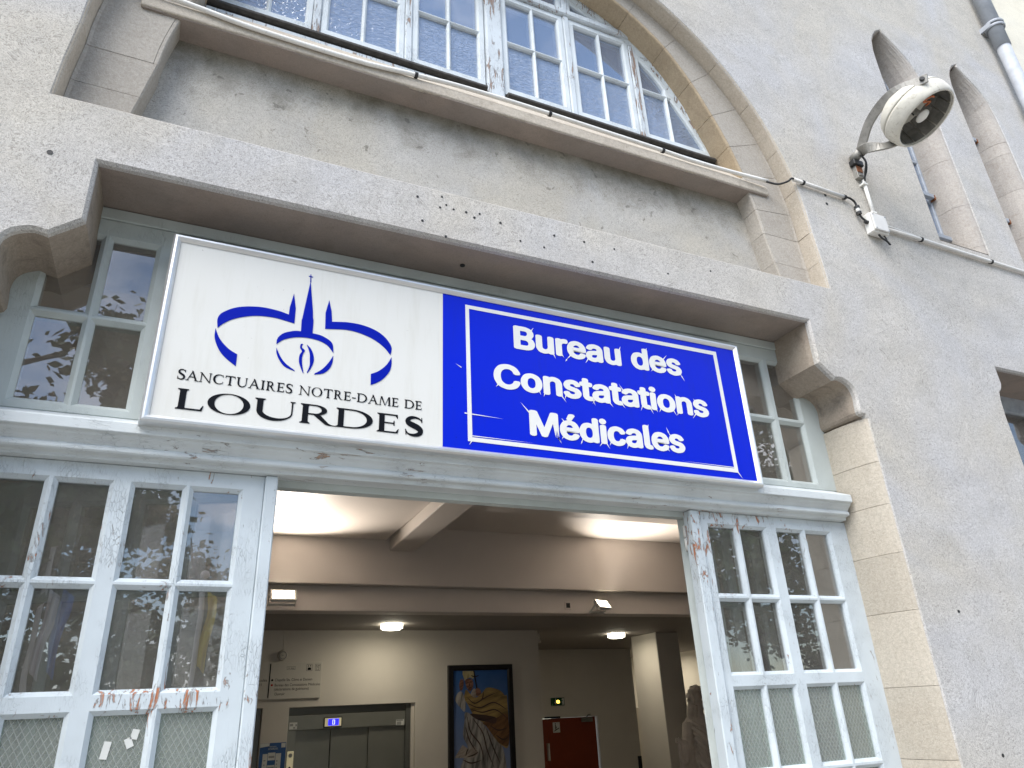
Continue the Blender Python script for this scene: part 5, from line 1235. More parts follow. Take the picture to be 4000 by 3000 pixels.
for a, b, wd in (((0.962, 3.423), (0.936, 3.438), .004), ((0.973, 3.2175), (1.149, 3.212), .0055), ((1.005, 3.121), (1.287, 3.1195), .004), ((2.344, 3.1105), (2.042, 3.1145), .004), ((2.364, 3.088), (2.388, 3.056), .006), ((1.268, 3.258), (1.229, 3.301), .007), ((1.002, 3.098), (0.990, 3.080), .005)):
    bm = bmesh.new()
    sliver(bm, w2s(*a), w2s(*b), wd, 0.01360)
    link('vinyl_sliver', bm, 'vinylwhite', BP)

# ------------------------------------------------------------------ the wall lamp
def basis(o, z):
    z = Vector(z).normalized()
    return Matrix.Translation(o) @ z.to_track_quat('Z', 'Y').to_matrix().to_4x4()
LC = Vector((3.752, -0.45, 5.368))
LA = Vector((0.25, -0.34, -0.91)).normalized()
LP = empty('wall_lamp', (3.705, 0, 5.33), 'cream round floodlight held in a forked grey bracket on the wall', 'lamp')
mt = basis(LC, LA)
# shell: back cap and front ring with a seam between
bm = lathe_bm([(0, -0.135), (0.06, -0.132), (0.115, -0.118), (0.160, -0.090), (0.190, -0.055), (0.205, -0.012), (0.2075, 0.0), (0.199, 0.002), (0.19, 0.002), (0.19, -0.03), (0, -0.10)], 48, mtx=mt)
link('rear_shell', bm, 'lampshell', LP, smooth=True)
bm = lathe_bm([(0.196, 0.004), (0.207, 0.006), (0.210, 0.020), (0.208, 0.050), (0.203, 0.080), (0.196, 0.100), (0.189, 0.108), (0.184, 0.109), (0.180, 0.106), (0.178, 0.095), (0.182, 0.07), (0.185, 0.03), (0.19, 0.004)], 48, mtx=mt)
link('front_ring', bm, 'lampshell', LP, smooth=True)
bm = lathe_bm([(0.1785, 0.104), (0.1815, 0.106), (0.1835, 0.104), (0.1825, 0.100), (0.1785, 0.098)], 48, mtx=mt)
link('rim_gasket', bm, 'black', LP, smooth=True)
# ribbed reflector inside
bm = bmesh.new()
for kk in range(14):
    a0, a1 = 2*PI*kk/14+0.02, 2*PI*(kk+1)/14-0.02
    pr = [(0.177, 0.092), (0.168, 0.0), (0.135, -0.075)]
    for (ra, ta), (rb, tb) in zip(pr, pr[1:]):
        q = [mt @ Vector((r*math.cos(a), r*math.sin(a), t)) for r, t, a in ((ra, ta, a0), (ra, ta, a1), (rb, tb, a1), (rb, tb, a0))]
        bm.faces.new([bm.verts.new(p) for p in q])
link('reflector', bm, 'lampin', LP)
link('back_plate', lathe_bm([(0, -0.078), (0.15, -0.078), (0.15, -0.085), (0, -0.085)], 40, mtx=mt), 'lampin', LP)
for a in (0.3, 1.9, 3.4):
    bm = bmesh.new(); bbox(bm, 0.03, 0.145, -0.009, 0.009, -0.076, -0.05, mtx=mt @ Matrix.Rotation(a, 4, 'Z')); link('strut', bm, 'black', LP)
link('bulb', lathe_bm([(0, 0.088), (0.030, 0.086), (0.043, 0.078), (0.043, 0.070), (0.018, 0.055), (0.014, -0.077), (0, -0.077)], 28, mtx=mt), 'white', LP, smooth=True)
bm = bmesh.new(); tube_bm([mt @ Vector((0.05*math.cos(q)-0.055, 0.030*math.sin(2*q)+0.055, 0.03+0.010*q)) for q in [i*0.5 for i in range(9)]], 0.006, 6, bm); link('wire_coil', bm, 'copper', LP, smooth=True)
# fork
vdir = (LC-Vector((0, -2.4, 2.1))).normalized()
a_im = (rt*0.236+up*0.97)
pv = (a_im - LA*a_im.dot(LA)); pv = (a_im + vdir*(-(a_im.dot(LA))/(vdir.dot(LA)))).normalized()
base_p = Vector((3.708, -0.075, 5.345))
side = LA.cross(pv).normalized()
def band_sweep(pts, wv, th, bm=None):
    bm = bm or bmesh.new()
    pts = smooth_path(pts, 7)
    rings = []
    for i, p in enumerate(pts):
        d = (pts[min(i+1, len(pts)-1)]-pts[max(i-1, 0)]).normalized()
        wdir = (wv - d*wv.dot(d)).normalized()
        n = d.cross(wdir).normalized()
        f = i/(len(pts)-1)
        wd = 0.070-0.016*f
        rings.append([bm.verts.new(p+wdir*a*wd/2+n*b*th/2) for a, b in ((1, 1), (-1, 1), (-1, -1), (1, -1))])
    for a, b in zip(rings, rings[1:]):
        for k_ in range(4):
            bm.faces.new([a[k_], a[(k_+1) % 4], b[(k_+1) % 4], b[k_]])
    bm.faces.new(rings[0][::-1]); bm.faces.new(rings[-1])
    return bm
for sg in (1, -1):
    end = LC + pv*sg*0.219 + LA*0.005
    m1, m2 = (Vector((3.649, -0.234, 5.442)), Vector((3.572, -0.456, 5.424))) if sg > 0 else (Vector((3.647, -0.163, 5.277)), Vector((3.700, -0.250, 5.236)))
    link('arm', band_sweep([base_p+pv*sg*0.008, m1, m2, end, end+(end-m2).normalized()*0.035], (LA*0.9+Vector((0, -0.2, -0.3))), 0.012), 'arm', LP, bevel=0.002)
    link('pivot_bolt', disc_bm(end+pv*sg*0.006, 0.014, pv*sg, 0.012, 12), 'black', LP)
link('neck', tube_bm([(3.705, -0.012, 5.325), (3.707, -0.05, 5.335), base_p], [0.034, 0.030, 0.028], 14), 'arm', LP, smooth=True)
bm = bmesh.new(); bbox(bm, 3.662, 3.75, -0.045, -0.0005, 5.255, 5.30); link('base_clamp', bm, 'black', LP, bevel=0.006)
bm = bmesh.new(); bbox(bm, 3.68, 3.735, -0.030, -0.0008, 5.16, 5.2545); bbox(bm, 3.69, 3.725, -0.034, -0.0305, 5.175, 5.19); link('base_plate', bm, 'arm', LP, bevel=0.004)
bm = bmesh.new(); bbox(bm, 3.683, 3.733, -0.0335, -0.0303, 5.205, 5.2525); link('rust_patch', bm, 'rust', LP)
tube('lamp_cable', smooth_path([(3.718, -0.06, 5.33), (3.728, -0.075, 5.27), (3.733, -0.06, 5.21), (3.731, -0.03, 5.16), (3.731, -0.02, 5.13)]), 0.0065, 'black', LP)
tube('lamp_cable', smooth_path([(3.700, -0.06, 5.33), (3.712, -0.085, 5.26), (3.724, -0.05, 5.19), (3.729, -0.03, 5.14)]), 0.0055, 'black', LP)
settle(LP)

# ------------------------------------------------------------------ conduits and junction box
def conduit(name, pts, r, mat, label, clips=(), cat='cable conduit', n=10):
    g = empty(name, pts[0], label, cat)
    tube('tube', pts, r, mat, g, n)
    for p, ax in clips:
        p = Vector(p)
        bm = lathe_bm([(r+0.0005, -0.008), (r+0.004, -0.008), (r+0.004, 0.008), (r+0.0005, 0.008)], 12, mtx=basis(p, ax))
        bbox(bm, p.x-0.005, p.x+0.006, p.y, p.y+0.0, p.z-0.001, p.z+0.001) if 0 else None
        link('clip', bm, 'black', g)
    settle(g)
    return g
sl = [(-0.9, 0.086, 5.0), (-0.323, 0.084, 4.966), (-0.074, 0.083, 4.942), (0.21, 0.083, 4.936), (0.444, 0.083, 4.938), (0.555, 0.083, 4.945), (0.66, 0.084, 4.958), (0.80, 0.088, 4.975), (0.97, 0.092, 4.992), (1.335, 0.094, 5.000), (1.83, 0.092, 4.992), (2.20, 0.09, 4.985), (2.40, 0.088, 4.976), (2.68, 0.086, 4.982), (2.945, 0.060, 4.968)]
conduit('cable_conduit', smooth_path(sl, 4), 0.0115, 'pvcw', 'long off white conduit laid along the window sill', [((0.73, 0.0865, 4.967), (1, 0, 0)), ((1.475, 0.0935, 4.998), (1, 0, 0)), ((2.20, 0.090, 4.985), (1, 0, 0))])
conduit('cable', smooth_path([(2.935, 0.060, 4.962), (2.985, 0.025, 4.93), (3.03, -0.012, 4.935), (3.055, -0.022, 4.957), (3.085, -0.02, 4.962)]), 0.0065, 'black', 'short black cable bridging the arch moulding between two conduits', cat='cable')
conduit('cable_conduit', [(3.075, -0.018, 4.960), (3.30, -0.018, 4.954), (3.505, -0.018, 4.948)], 0.0115, 'pvc', 'short grey conduit between arch moulding and looped black cable', [((3.152, -0.018, 4.958), (1, 0, 0)), ((3.497, -0.018, 4.948), (1, 0, 0))])
conduit('cable', smooth_path([(3.495, -0.018, 4.948), (3.535, -0.022, 4.950), (3.570, -0.024, 4.930), (3.582, -0.022, 4.895), (3.585, -0.02, 4.855), (3.600, -0.022, 4.815), (3.626, -0.028, 4.790), (3.650, -0.03, 4.782)]), 0.0065, 'black', 'looped black cable running down into the junction box', cat='cable')
conduit('cable_conduit', [(3.583, -0.021, 4.895), (3.5855, -0.021, 4.842)], 0.0125, 'pvcw', 'tiny white sleeve around the looped black cable', [((3.583, -0.021, 4.890), (0, 0, 1)), ((3.585, -0.021, 4.846), (0, 0, 1))])
conduit('cable_conduit', [(3.731, -0.018, 5.155), (3.7315, -0.018, 4.86)], 0.0115, 'pvcw', 'upright white conduit from lamp bracket to junction box')
conduit('cable_conduit', [(3.79, -0.018, 4.790), (4.30, -0.018, 4.786), (4.83, -0.018, 4.781), (5.6, -0.018, 4.775), (6.12, -0.018, 4.77)], 0.0125, 'pvc', 'long grey conduit running right from junction box below the slit windows', [((4.13, -0.018, 4.788), (1, 0, 0)), ((4.83, -0.018, 4.781), (1, 0, 0)), ((5.55, -0.018, 4.776), (1, 0, 0))])
conduit('cable', smooth_path([(3.80, -0.03, 4.800), (3.95, -0.024, 4.803), (4.08, -0.02, 4.797), (4.14, -0.018, 4.79)]), 0.006, 'pvc', 'thin grey cable sagging above the long right conduit', cat='cable')
J = empty('junction_box', (3.70, 0, 4.77), 'pale grey plastic junction box below the lamp', 'junction box')
box('body', 3.630, 3.772, -0.052, -0.0006, 4.705, 4.845, 'pvcw', J, bevel=0.006, seg=2)
box('lid', 3.638, 3.764, -0.066, -0.0525, 4.713, 4.837, 'pvc', J, bevel=0.006, seg=2)
for x, z in ((3.648, 4.723), (3.754, 4.723), (3.648, 4.827), (3.754, 4.827)):
    link('screw', disc_bm((x, -0.066, z), 0.005, (0, -1, 0), 0.002, 10), 'zinc', J)
link('cable_gland', lathe_bm([(0, 0), (0.012, 0), (0.012, 0.018), (0.008, 0.026), (0, 0.026)], 12, mtx=basis((3.631, -0.028, 4.782), (-1, 0, 0))), 'black', J)
tube('loose_cable', smooth_path([(3.70, -0.03, 4.706), (3.705, -0.04, 4.675), (3.735, -0.045, 4.655), (3.755, -0.045, 4.632)]), 0.006, 'black', J)
tube('loose_cable', smooth_path([(3.745, -0.03, 4.706), (3.740, -0.04, 4.685), (3.748, -0.04, 4.655), (3.770, -0.04, 4.640)]), 0.0045, 'black', J)
for z in (5.11, 4.88):
    box('saddle', 3.705, 3.745, -0.0335, -0.0006, z, z+0.012, 'pvcw', J)
settle(J)
# ------------------------------------------------------------------ inside: floor, walls, ceilings
def struct(name, bm, mat, **kw):
    return tag(link(name, bm, mat, **kw), kind='structure')
def sbox(name, *a, mat='inwall', **kw):
    bm = bmesh.new(); bbox(bm, *a); return struct(name, bm, mat, **kw)
sbox('floor', -4.3, 9.6, 0.43, 12.2, -0.003, 0.0, mat='floor')
struct('front_inner_wall', prism_bm([rect(-4.3, 9.6, 0.0, 3.683), rect(-0.69, 3.15, 0.01, 3.68), rect(4.45, 5.65, 0.95, 3.67)], 0.43, 0.55), 'inwall')
sbox('side_inner_wall', -4.3, -4.0, 0.55, 12.2, 0, 3.9)
sbox('side_inner_wall', 9.3, 9.6, 0.55, 12.2, 0, 3.9)
sbox('upper_ceiling', -4.3, 1.80, 0.43, 4.507, 3.683, 3.95, mat='taupe')
sbox('upper_ceiling', 2.05, 9.6, 0.43, 3.235, 3.6835, 3.95, mat='taupe')
sbox('upper_ceiling', 2.05, 9.6, 3.235, 4.507, 3.822, 3.951, mat='taupe')
bm = bmesh.new()
sections('', [[(x0, y, 3.581), (x0+0.25, y, 3.581), (x0+0.25, y, 3.94), (x0, y, 3.94)] for x0, y in ((1.705, 0.431), (1.840, 4.506))], None, bm=bm)
struct('ceiling_beam', bm, 'taupe', bevel=0.006)
sbox('cross_beam', -4.3, 9.6, 4.507, 4.80, 3.250, 3.95, mat='taupe', bevel=0.006)
sbox('cross_beam', -4.3, 9.6, 4.607, 4.82, 3.017, 3.249, mat='taupe', bevel=0.006)
lc = empty('lower_ceiling', (2.6, 8.5, 3.02), kind='structure')
bm = bmesh.new(); bbox(bm, -4.3, 9.6, 4.821, 12.2, 3.030, 3.2); link('slab', bm, 'black', lc)
yy = 4.824
for y0, y1 in ((4.824, 6.0), (6.004, 7.18), (7.184, 8.36), (8.364, 9.54), (9.544, 10.72), (10.724, 12.2)):
    x0 = -4.3
    while x0 < 9.6:
        x1 = min(x0+2.396, 9.6)
        box('ceiling_board', x0, x1, y0, y1, 3.0175, 3.0295, 'lowceil', lc)
        x0 += 2.40
settle(lc)
# wall with the lifts
struct('lift_wall', prism_bm([rect(-4.0, 4.243, 0, 3.017), rect(1.248, 2.640, 0.005, 2.232), rect(-0.45, 0.975, 0.005, 2.236)], 6.20, 6.62, hcham=0.004), 'inwall')
sbox('return_wall', 4.02, 4.2428, 6.62, 9.10, 0, 3.017)
struct('rear_wall', prism_bm([rect(4.0, 7.49, 0, 3.0165), rect(5.66, 6.70, 0.005, 1.965)], 9.10, 9.30), 'inwall')
sbox('rear_wall', 7.10, 7.46, 9.301, 11.2, 0, 3.0165)
sbox('rear_wall', 7.0, 9.3, 11.2, 11.4, 0, 3.0165)
sbox('pillar', 6.19, 6.575, 6.42, 7.05, 0, 3.0168, bevel=0.008)
sbox('lift_shaft_wall', -0.6, 2.8, 6.90, 7.0, 0, 3.0165)
sbox('added_dark_box_wall', 4.22, 4.30, 0.551, 2.3, 0, 3.68, mat='room')  # dark box added behind the side doorway so its panes look dark
sbox('added_dark_box_wall', 5.80, 5.88, 0.551, 2.3, 0, 3.68, mat='room')
sbox('added_dark_box_wall', 4.301, 5.799, 2.2, 2.3, 0, 3.68, mat='room')
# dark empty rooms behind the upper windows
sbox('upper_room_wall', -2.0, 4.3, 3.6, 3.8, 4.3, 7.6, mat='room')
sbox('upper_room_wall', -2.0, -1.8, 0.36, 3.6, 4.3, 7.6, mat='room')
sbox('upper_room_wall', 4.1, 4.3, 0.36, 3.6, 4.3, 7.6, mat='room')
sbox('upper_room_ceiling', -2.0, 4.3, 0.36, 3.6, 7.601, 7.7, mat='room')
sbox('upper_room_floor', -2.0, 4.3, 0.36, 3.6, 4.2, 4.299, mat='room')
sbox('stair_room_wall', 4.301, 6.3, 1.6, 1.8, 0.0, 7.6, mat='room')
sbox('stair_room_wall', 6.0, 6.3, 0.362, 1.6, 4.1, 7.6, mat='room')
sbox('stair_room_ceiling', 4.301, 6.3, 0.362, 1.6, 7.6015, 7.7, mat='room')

# ------------------------------------------------------------------ lamps indoors
def flood(x, z, tilt, turn, label):
    g = empty('floodlight', (x, 4.607, z), label, 'floodlight', 'lit floodlights on the beam')
    m = Matrix.Translation((x, 4.455, z)) @ Matrix.Rotation(R(turn), 4, 'Z') @ Matrix.Rotation(R(tilt), 4, 'X')
    bm = bmesh.new(); bbox(bm, -0.105, 0.105, 0.0, 0.035, -0.045, 0.060, mtx=m); link('housing', bm, 'white', g, bevel=0.006, seg=2)
    bm = prism_bm([rect(-0.112, 0.112, -0.050, 0.066), rect(-0.095, 0.095, -0.036, 0.052)], -0.006, 0.004)
    for v in bm.verts: v.co = m @ v.co
    link('bezel', bm, 'white', g)
    bm = bmesh.new(); bbox(bm, -0.0945, 0.0945, -0.002, -0.0005, -0.0355, 0.0515, mtx=m); link('lens', bm, 'flood', g)
    bm = bmesh.new()
    for sx in (-1, 1):
        bbox(bm, sx*0.118-0.003, sx*0.118+0.003, -0.005, 0.14, -0.008, 0.012, mtx=m)
    bbox(bm, -0.118, 0.118, 0.10, 0.13, -0.008, 0.0, mtx=m)
    link('yoke', bm, 'white', g, bevel=0.002)
    ld = bpy.data.lights.new('flood_beam', 'AREA'); ld.shape = 'RECTANGLE'; ld.size = 0.19; ld.size_y = 0.09; ld.energy = FLOOD_W; ld.color = (1.0, 0.90, 0.79); ld.spread = R(122)
    lo = bpy.data.objects.new('flood_beam', ld); C.objects.link(lo)
    lo.matrix_world = m @ Matrix.Translation((0, -0.03, 0.008)) @ Matrix.Rotation(R(-90), 4, 'X')
    lo.parent = g
    settle(g)
    lo.matrix_parent_inverse = Matrix.Translation(g.location).inverted()
FLOOD_W = 10.0
flood(0.868, 3.128, -33, 0, 'lit floodlight at the left end of the beam beside the door edge')
flood(4.19, 3.095, -36, 22, 'lit tilted floodlight near the right end of the beam')
def ceiling_lamp(x, y, label, k=1.0):
    g = empty('ceiling_light', (x, y, 3.0174), label, 'ceiling light', 'lit round lamps on the lower ceiling')
    t = Matrix.Translation((x, y, 3.0174))
    link('rim', lathe_bm([(0.100, -0.060), (0.118, -0.062), (0.124, -0.058), (0.122, -0.054), (0.104, -0.054)], 40, mtx=t), 'steeldk', g, smooth=True)
    link('lens', lathe_bm([(0, -0.064), (0.06, -0.063), (0.099, -0.058), (0.116, -0.050), (0.120, -0.02), (0.118, -0.004), (0, -0.004)], 40, mtx=t), 'disc', g, smooth=True)
    ld = bpy.data.lights.new('disc_beam', 'AREA'); ld.shape = 'DISK'; ld.size = 0.2; ld.energy = DISC_W*k; ld.color = (1.0, 0.90, 0.72)
    lo = bpy.data.objects.new('disc_beam', ld); C.objects.link(lo); lo.location = (x, y, 3.0174-0.068); lo.parent = g
    settle(g)
DISC_W = 3.0
ceiling_lamp(2.175, 5.587, 'lit round ceiling lamp above the lift doors')
ceiling_lamp(5.657, 6.594, 'lit round ceiling lamp left of the square pillar')
ceiling_lamp(8.55, 10.0, 'lit round ceiling lamp behind the square pillar', 2.5)

# small junction hole on the beam
hb = empty('cable_outlet', (3.837, 4.607, 3.10), 'small dark square cable outlet in the beam beside the right floodlight', 'cable outlet')
box('plate', 3.797, 3.873, 4.598, 4.6065, 3.060, 3.142, 'taupe', hb, bevel=0.003)
box('opening', 3.812, 3.858, 4.594, 4.5975, 3.075, 3.125, 'black', hb)
settle(hb)

# ------------------------------------------------------------------ lifts
LF = empty('lift', (1.94, 6.25, 0), 'grey steel lift doors with glowing blue floor display above', 'lift')
box('header', 1.252, 2.545, 6.262, 6.40, 2.010, 2.155, 'steel', LF, bevel=0.002)
box('top_trim', 1.252, 2.545, 6.275, 6.40, 2.1565, 2.2305, 'steeldk', LF, bevel=0.002)
box('side_frame', 2.546, 2.600, 6.250, 6.45, 0.01, 2.2305, 'steeldk', LF, bevel=0.002)
box('side_frame', 1.252, 1.345, 6.262, 6.40, 0.01, 2.0085, 'steel', LF, bevel=0.002)
for k, (a, b) in enumerate(((1.347, 1.724), (1.727, 2.133), (2.136, 2.545))):
    box('door_leaf', a, b, 6.30+0.02*(2-k), 6.34+0.02*(2-k), 0.01, 2.0085, 'steel', LF, bevel=0.002)
box('jamb_lining', 2.601, 2.6385, 6.235, 6.6, 0.01, 2.2305, 'inwall', LF)
DSP = box('display', 1.630, 1.828, 6.248, 6.2615, 2.024, 2.124, 'vinylblack', LF, bevel=0.004)
box('bezel', 1.640, 1.818, 6.2455, 6.2478, 2.033, 2.115, 'glowing_brass', DSP)
box('screen', 1.676, 1.790, 6.2430, 6.2453, 2.041, 2.106, 'lcd', DSP)
bm = bmesh.new()
for a, b, c_, d in ((1.722, 1.727, 2.050, 2.097), (1.742, 1.747, 2.050, 2.097), (1.7272, 1.7418, 2.050, 2.054), (1.7272, 1.7418, 2.093, 2.097)):
    bbox(bm, a, b, 6.2418, 6.2428, c_, d)
link('digit', bm, 'lcdtxt', DSP)
ST = box('sticker', 1.272, 1.352, 6.2605, 6.2616, 2.022, 2.088, 'label', LF)
for a, b, c_, d in ((1.277, 1.310, 2.052, 2.076), (1.312, 1.332, 2.028, 2.046), (1.333, 1.349, 2.050, 2.070)):
    box('print', a, b, 6.2596, 6.2603, c_, d, 'labelgrey', ST)
ST = box('sticker', 2.437, 2.528, 6.2605, 6.2616, 2.008, 2.068, 'label', LF)
for a, b, c_, d in ((2.440, 2.515, 2.052, 2.066), (2.445, 2.495, 2.012, 2.046)):
    box('print', a, b, 6.2596, 6.2603, c_, d, 'labelgrey', ST)
BTN = box('button_plate', 1.270, 1.337, 6.252, 6.2615, 1.05, 1.814, 'glowing_brass', LF, bevel=0.005)
for z in (1.775, 1.66, 1.62):
    link('button', disc_bm((1.303, 6.252, z), 0.012 if z < 1.7 else 0.02, (0, -1, 0), 0.004, 14), 'labelgrey' if z > 1.7 else 'vinylblack', BTN)
settle(LF)
LF2 = empty('lift', (0.26, 6.25, 0), 'second lift doorway half hidden behind the left entrance door', 'lift')
box('side_frame', 0.90, 0.972, 6.262, 6.45, 0.01, 2.2345, 'steeldk', LF2, bevel=0.002)
box('header', -0.445, 0.899, 6.268, 6.40, 2.01, 2.2345, 'steeldk', LF2)
for a, b in ((-0.445, 0.0), (0.003, 0.45), (0.453, 0.898)):
    box('door_leaf', a, b, 6.31, 6.35, 0.01, 2.0085, 'steel', LF2, bevel=0.002)
settle(LF2)

# ------------------------------------------------------------------ things on the lift wall
def text_obj(body, x0, x1, z, cap, y, mat, parent, bold=0.003, name='text_line'):
    bm = bmesh.new()
    for c, me, x, k in text_layout(body, x0, x1, z, cap, bold):
        t = bmesh.new(); t.from_mesh(me)
        tmp = {}
        for v in t.verts: tmp[v.index] = bm.verts.new((x+v.co.x*k, y, z+v.co.y))
        for f in t.faces:
            try: bm.faces.new([tmp[v.index] for v in f.verts])
            except ValueError: pass
        t.free()
    return link(name, bm, mat, parent, recalc=False)
DB = empty('directory_sign', (0.9, 6.19, 2.5), 'cream directory board listing chapel and medical bureau above the lift', 'sign')
box('panel', 0.10, 1.012, 6.172, 6.1995, 2.322, 2.682, 'dirboard', DB, bevel=0.002)
box('panel', 1.0165, 1.561, 6.172, 6.1995, 2.320, 2.683, 'dirboard', DB, bevel=0.002)
box('divider', 1.0085, 1.0195, 6.1685, 6.1718, 2.335, 2.672, 'vinylblack', DB)
yt = 6.1712
text_obj('Chapelle Sts. Côme et Damien', 1.070, 1.463, 2.4965, 0.026, yt, 'vinylblack', DB, .001)
text_obj('Bureau des Constatations Médicales', 1.071, 1.551, 2.4455, 0.026, yt, 'vinylblack', DB, .001)
text_obj('(déclarations de guérisons)', 1.068, 1.432, 2.405, 0.026, yt, 'vinylblack', DB, .001)
text_obj('Ouvroir', 1.078, 1.182, 2.358, 0.026, yt, 'vinylblack', DB, .001)
text_obj('Miraculés', 0.845, 0.992, 2.4965, 0.026, yt, 'vinylblack', DB, .001)
text_obj('Paul I', 0.855, 0.940, 2.453, 0.026, yt, 'vinylblack', DB, .001)
text_obj('1er étage', 1.198, 1.262, 2.619, 0.015, yt, 'vinylblack', DB, .0006)
prism('outline', [rect(1.186, 1.273, 2.609, 2.641), rect(1.188, 1.271, 2.611, 2.639)], 6.1705, 6.1718, 'vinylblack', DB)
for a, b in ((1.394, 1.454), (1.486, 1.541)):
    prism('pictogram', [rect(a, b, 2.593, 2.661), rect(a+.0025, b-.0025, 2.5955, 2.6585)], 6.1705, 6.1718, 'vinylblack', DB)
    bm = bmesh.new(); m_ = (a+b)/2
    for dx, s in ((-.011, 1), (.011, -1)):
        z0 = 2.644
        prism_bm([[(m_+dx-.007, z0-.006*s), (m_+dx+.007, z0-.006*s), (m_+dx, z0+.010*s)]], 6.1706, 6.1717, bm=bm)
    if a < 1.45:
        bbox(bm, m_-.018, m_+.018, 6.1706, 6.1717, 2.602, 2.622)
        bbox(bm, m_-.014, m_+.014, 6.1706, 6.1717, 2.6225, 2.628)
    else:
        prism_bm([rect(m_-.012, m_+.012, 2.600, 2.632), rect(m_-.009, m_+.009, 2.603, 2.629)], 6.1706, 6.1717, bm=bm)
    link('pictogram', bm, 'vinylblack', DB)
link('bullet', disc_bm((1.043, 6.1718, 2.508), 0.011, (0, -1, 0), 0.001, 16), 'vinylblack', DB)
link('bullet', disc_bm((1.044, 6.1718, 2.459), 0.011, (0, -1, 0), 0.001, 16), 'red', DB)
settle(DB)
BL = empty('alarm_sounder', (1.135, 6.2, 2.755), 'small round cream alarm sounder on the wall above the directory board', 'alarm')
mb = basis((1.130, 6.1995, 2.755), (0, -1, 0))
link('body', lathe_bm([(0, 0), (0.052, 0), (0.050, 0.035), (0.042, 0.045), (0, 0.045)], 32, mtx=mb), 'dirboard', BL, smooth=True)
link('grille_ring', lathe_bm([(0.033, 0.0455), (0.040, 0.0455), (0.040, 0.050), (0.033, 0.050)], 32, mtx=mb), 'labelgrey', BL)
link('centre_cap', lathe_bm([(0, 0.0455), (0.006, 0.0455), (0.005, 0.052), (0, 0.053)], 14, mtx=mb), 'labelgrey', BL)
tube('wire', [(1.133, 6.198, 2.805), (1.134, 6.198, 3.015)], 0.004, 'dirboard', BL, 6)
settle(BL)
PO = empty('poster', (1.12, 6.199, 1.3), 'dark blue visitor map poster beside the lift buttons', 'poster')
box('sheet', 0.985, 1.244, 6.1955, 6.1995, 1.15, 1.905, 'postblue', PO)
prism('white_corner', [[(0.9855, 1.904), (1.078, 1.904), (1.076, 1.877), (0.9855, 1.866)]], 6.1945, 6.1952, 'label', PO)
box('white_stamp', 1.196, 1.238, 6.1945, 6.1952, 1.858, 1.898, 'label', PO)
text_obj('Sanctuaire', 1.078, 1.148, 1.866, 0.013, 6.1944, 'label', PO, 0)
text_obj('LOURDES', 1.066, 1.165, 1.842, 0.017, 6.1944, 'label', PO, .0004)
for a, b, c_, d in ((1.018, 1.066, 1.30, 1.806), (1.070, 1.142, 1.745, 1.815), (1.146, 1.200, 1.30, 1.806), (1.070, 1.142, 1.30, 1.70)):
    box('map_block', a, b, 6.1945, 6.1952, c_, d, 'label', PO)
for a, b, c_, d in ((1.078, 1.134, 1.765, 1.785), (1.075, 1.137, 1.66, 1.685), (1.03, 1.05, 1.74, 1.75), (1.03, 1.045, 1.70, 1.71), (1.155, 1.17, 1.73, 1.742), (1.155, 1.168, 1.70, 1.712), (1.155, 1.168, 1.67, 1.682)):
    box('map_mark', a, b, 6.1935, 6.1942, c_, d, 'labelgrey', PO)
settle(PO)

# painting: a plain robed figure on a blue ground
PA = empty('painting', (3.44, 6.19, 0.5), 'tall black framed painting of a robed figure in an ochre cloak', 'painting')
prism('frame', [rect(3.028, 3.852, 0.50, 2.620), rect(3.092, 3.788, 0.56, 2.560)], 6.150, 6.1995, 'frameblk', PA, hcham=0.012, ocham=0.004)
t = NT('painted_sky')
sx = t.n('SeparateXYZ'); t.l(t.pos(), sx.inputs[0])
mr = t.n('MapRange'); mr.inputs[1].default_value = 1.4; mr.inputs[2].default_value = 2.55
t.l(t.math('ADD', sx.outputs[2], t.math('MULTIPLY', t.math('SUBTRACT', t.noise(t.pos(), 3, 4), .5), .5)), mr.inputs[0])
M['psky'] = t.fin(t.mix(mr.outputs[0], (0.22, 0.27, 0.42), (0.015, 0.10, 0.33)), 0.5)
def brush(name, a, b, ang, sc=9.0):
    t = NT(name)
    p = t.pos(scale=(1, 1, 1), rot=(0, R(ang), 0))
    mpp = t.n('Mapping'); mpp.inputs['Scale'].default_value = (0.35, 1, 1.8); t.l(p, mpp.inputs[0])
    n = t.noise(mpp.outputs[0], sc, 4, 0.6, 0.8)
    return t.fin(t.mix(t.ramp(n, 0.38, 0.62), a, b), 0.5)
M['pcape'] = brush('painted_cape', (0.16, 0.105, 0.035), (0.40, 0.28, 0.10), 12)
M['pcape2'] = brush('painted_cape_dark', (0.10, 0.045, 0.018), (0.22, 0.11, 0.04), 40)
M['probe'] = brush('painted_robe', (0.13, 0.125, 0.125), (0.42, 0.40, 0.37), 78, 11)
M['pskin'] = brush('painted_skin', (0.12, 0.055, 0.035), (0.30, 0.15, 0.10), 20, 20)
M['pmitre'] = brush('painted_mitre', (0.26, 0.22, 0.10), (0.48, 0.42, 0.24), 80, 20)
M['pdark'] = brush('painted_dark', (0.025, 0.014, 0.012), (0.07, 0.035, 0.028), 10)
M['ppage'] = brush('painted_page', (0.22, 0.19, 0.17), (0.42, 0.37, 0.32), 30, 14)
M['pblack'] = plain('painted_line', (0.012, 0.010, 0.012), 0.5)
CV = box('canvas', 3.090, 3.790, 6.178, 6.190, 0.558, 2.562, 'psky', PA)
def pp(name, pl, mat, lay, rnd=True):
    if rnd: pl = round_poly(pl, set())
    bm = prism_bm([[(min(max(x, 3.094), 3.786), min(max(z, 0.565), 2.556)) for x, z in pl]], 6.1778-lay*0.0006, 6.1782)
    return link(name, bm, mat, CV)
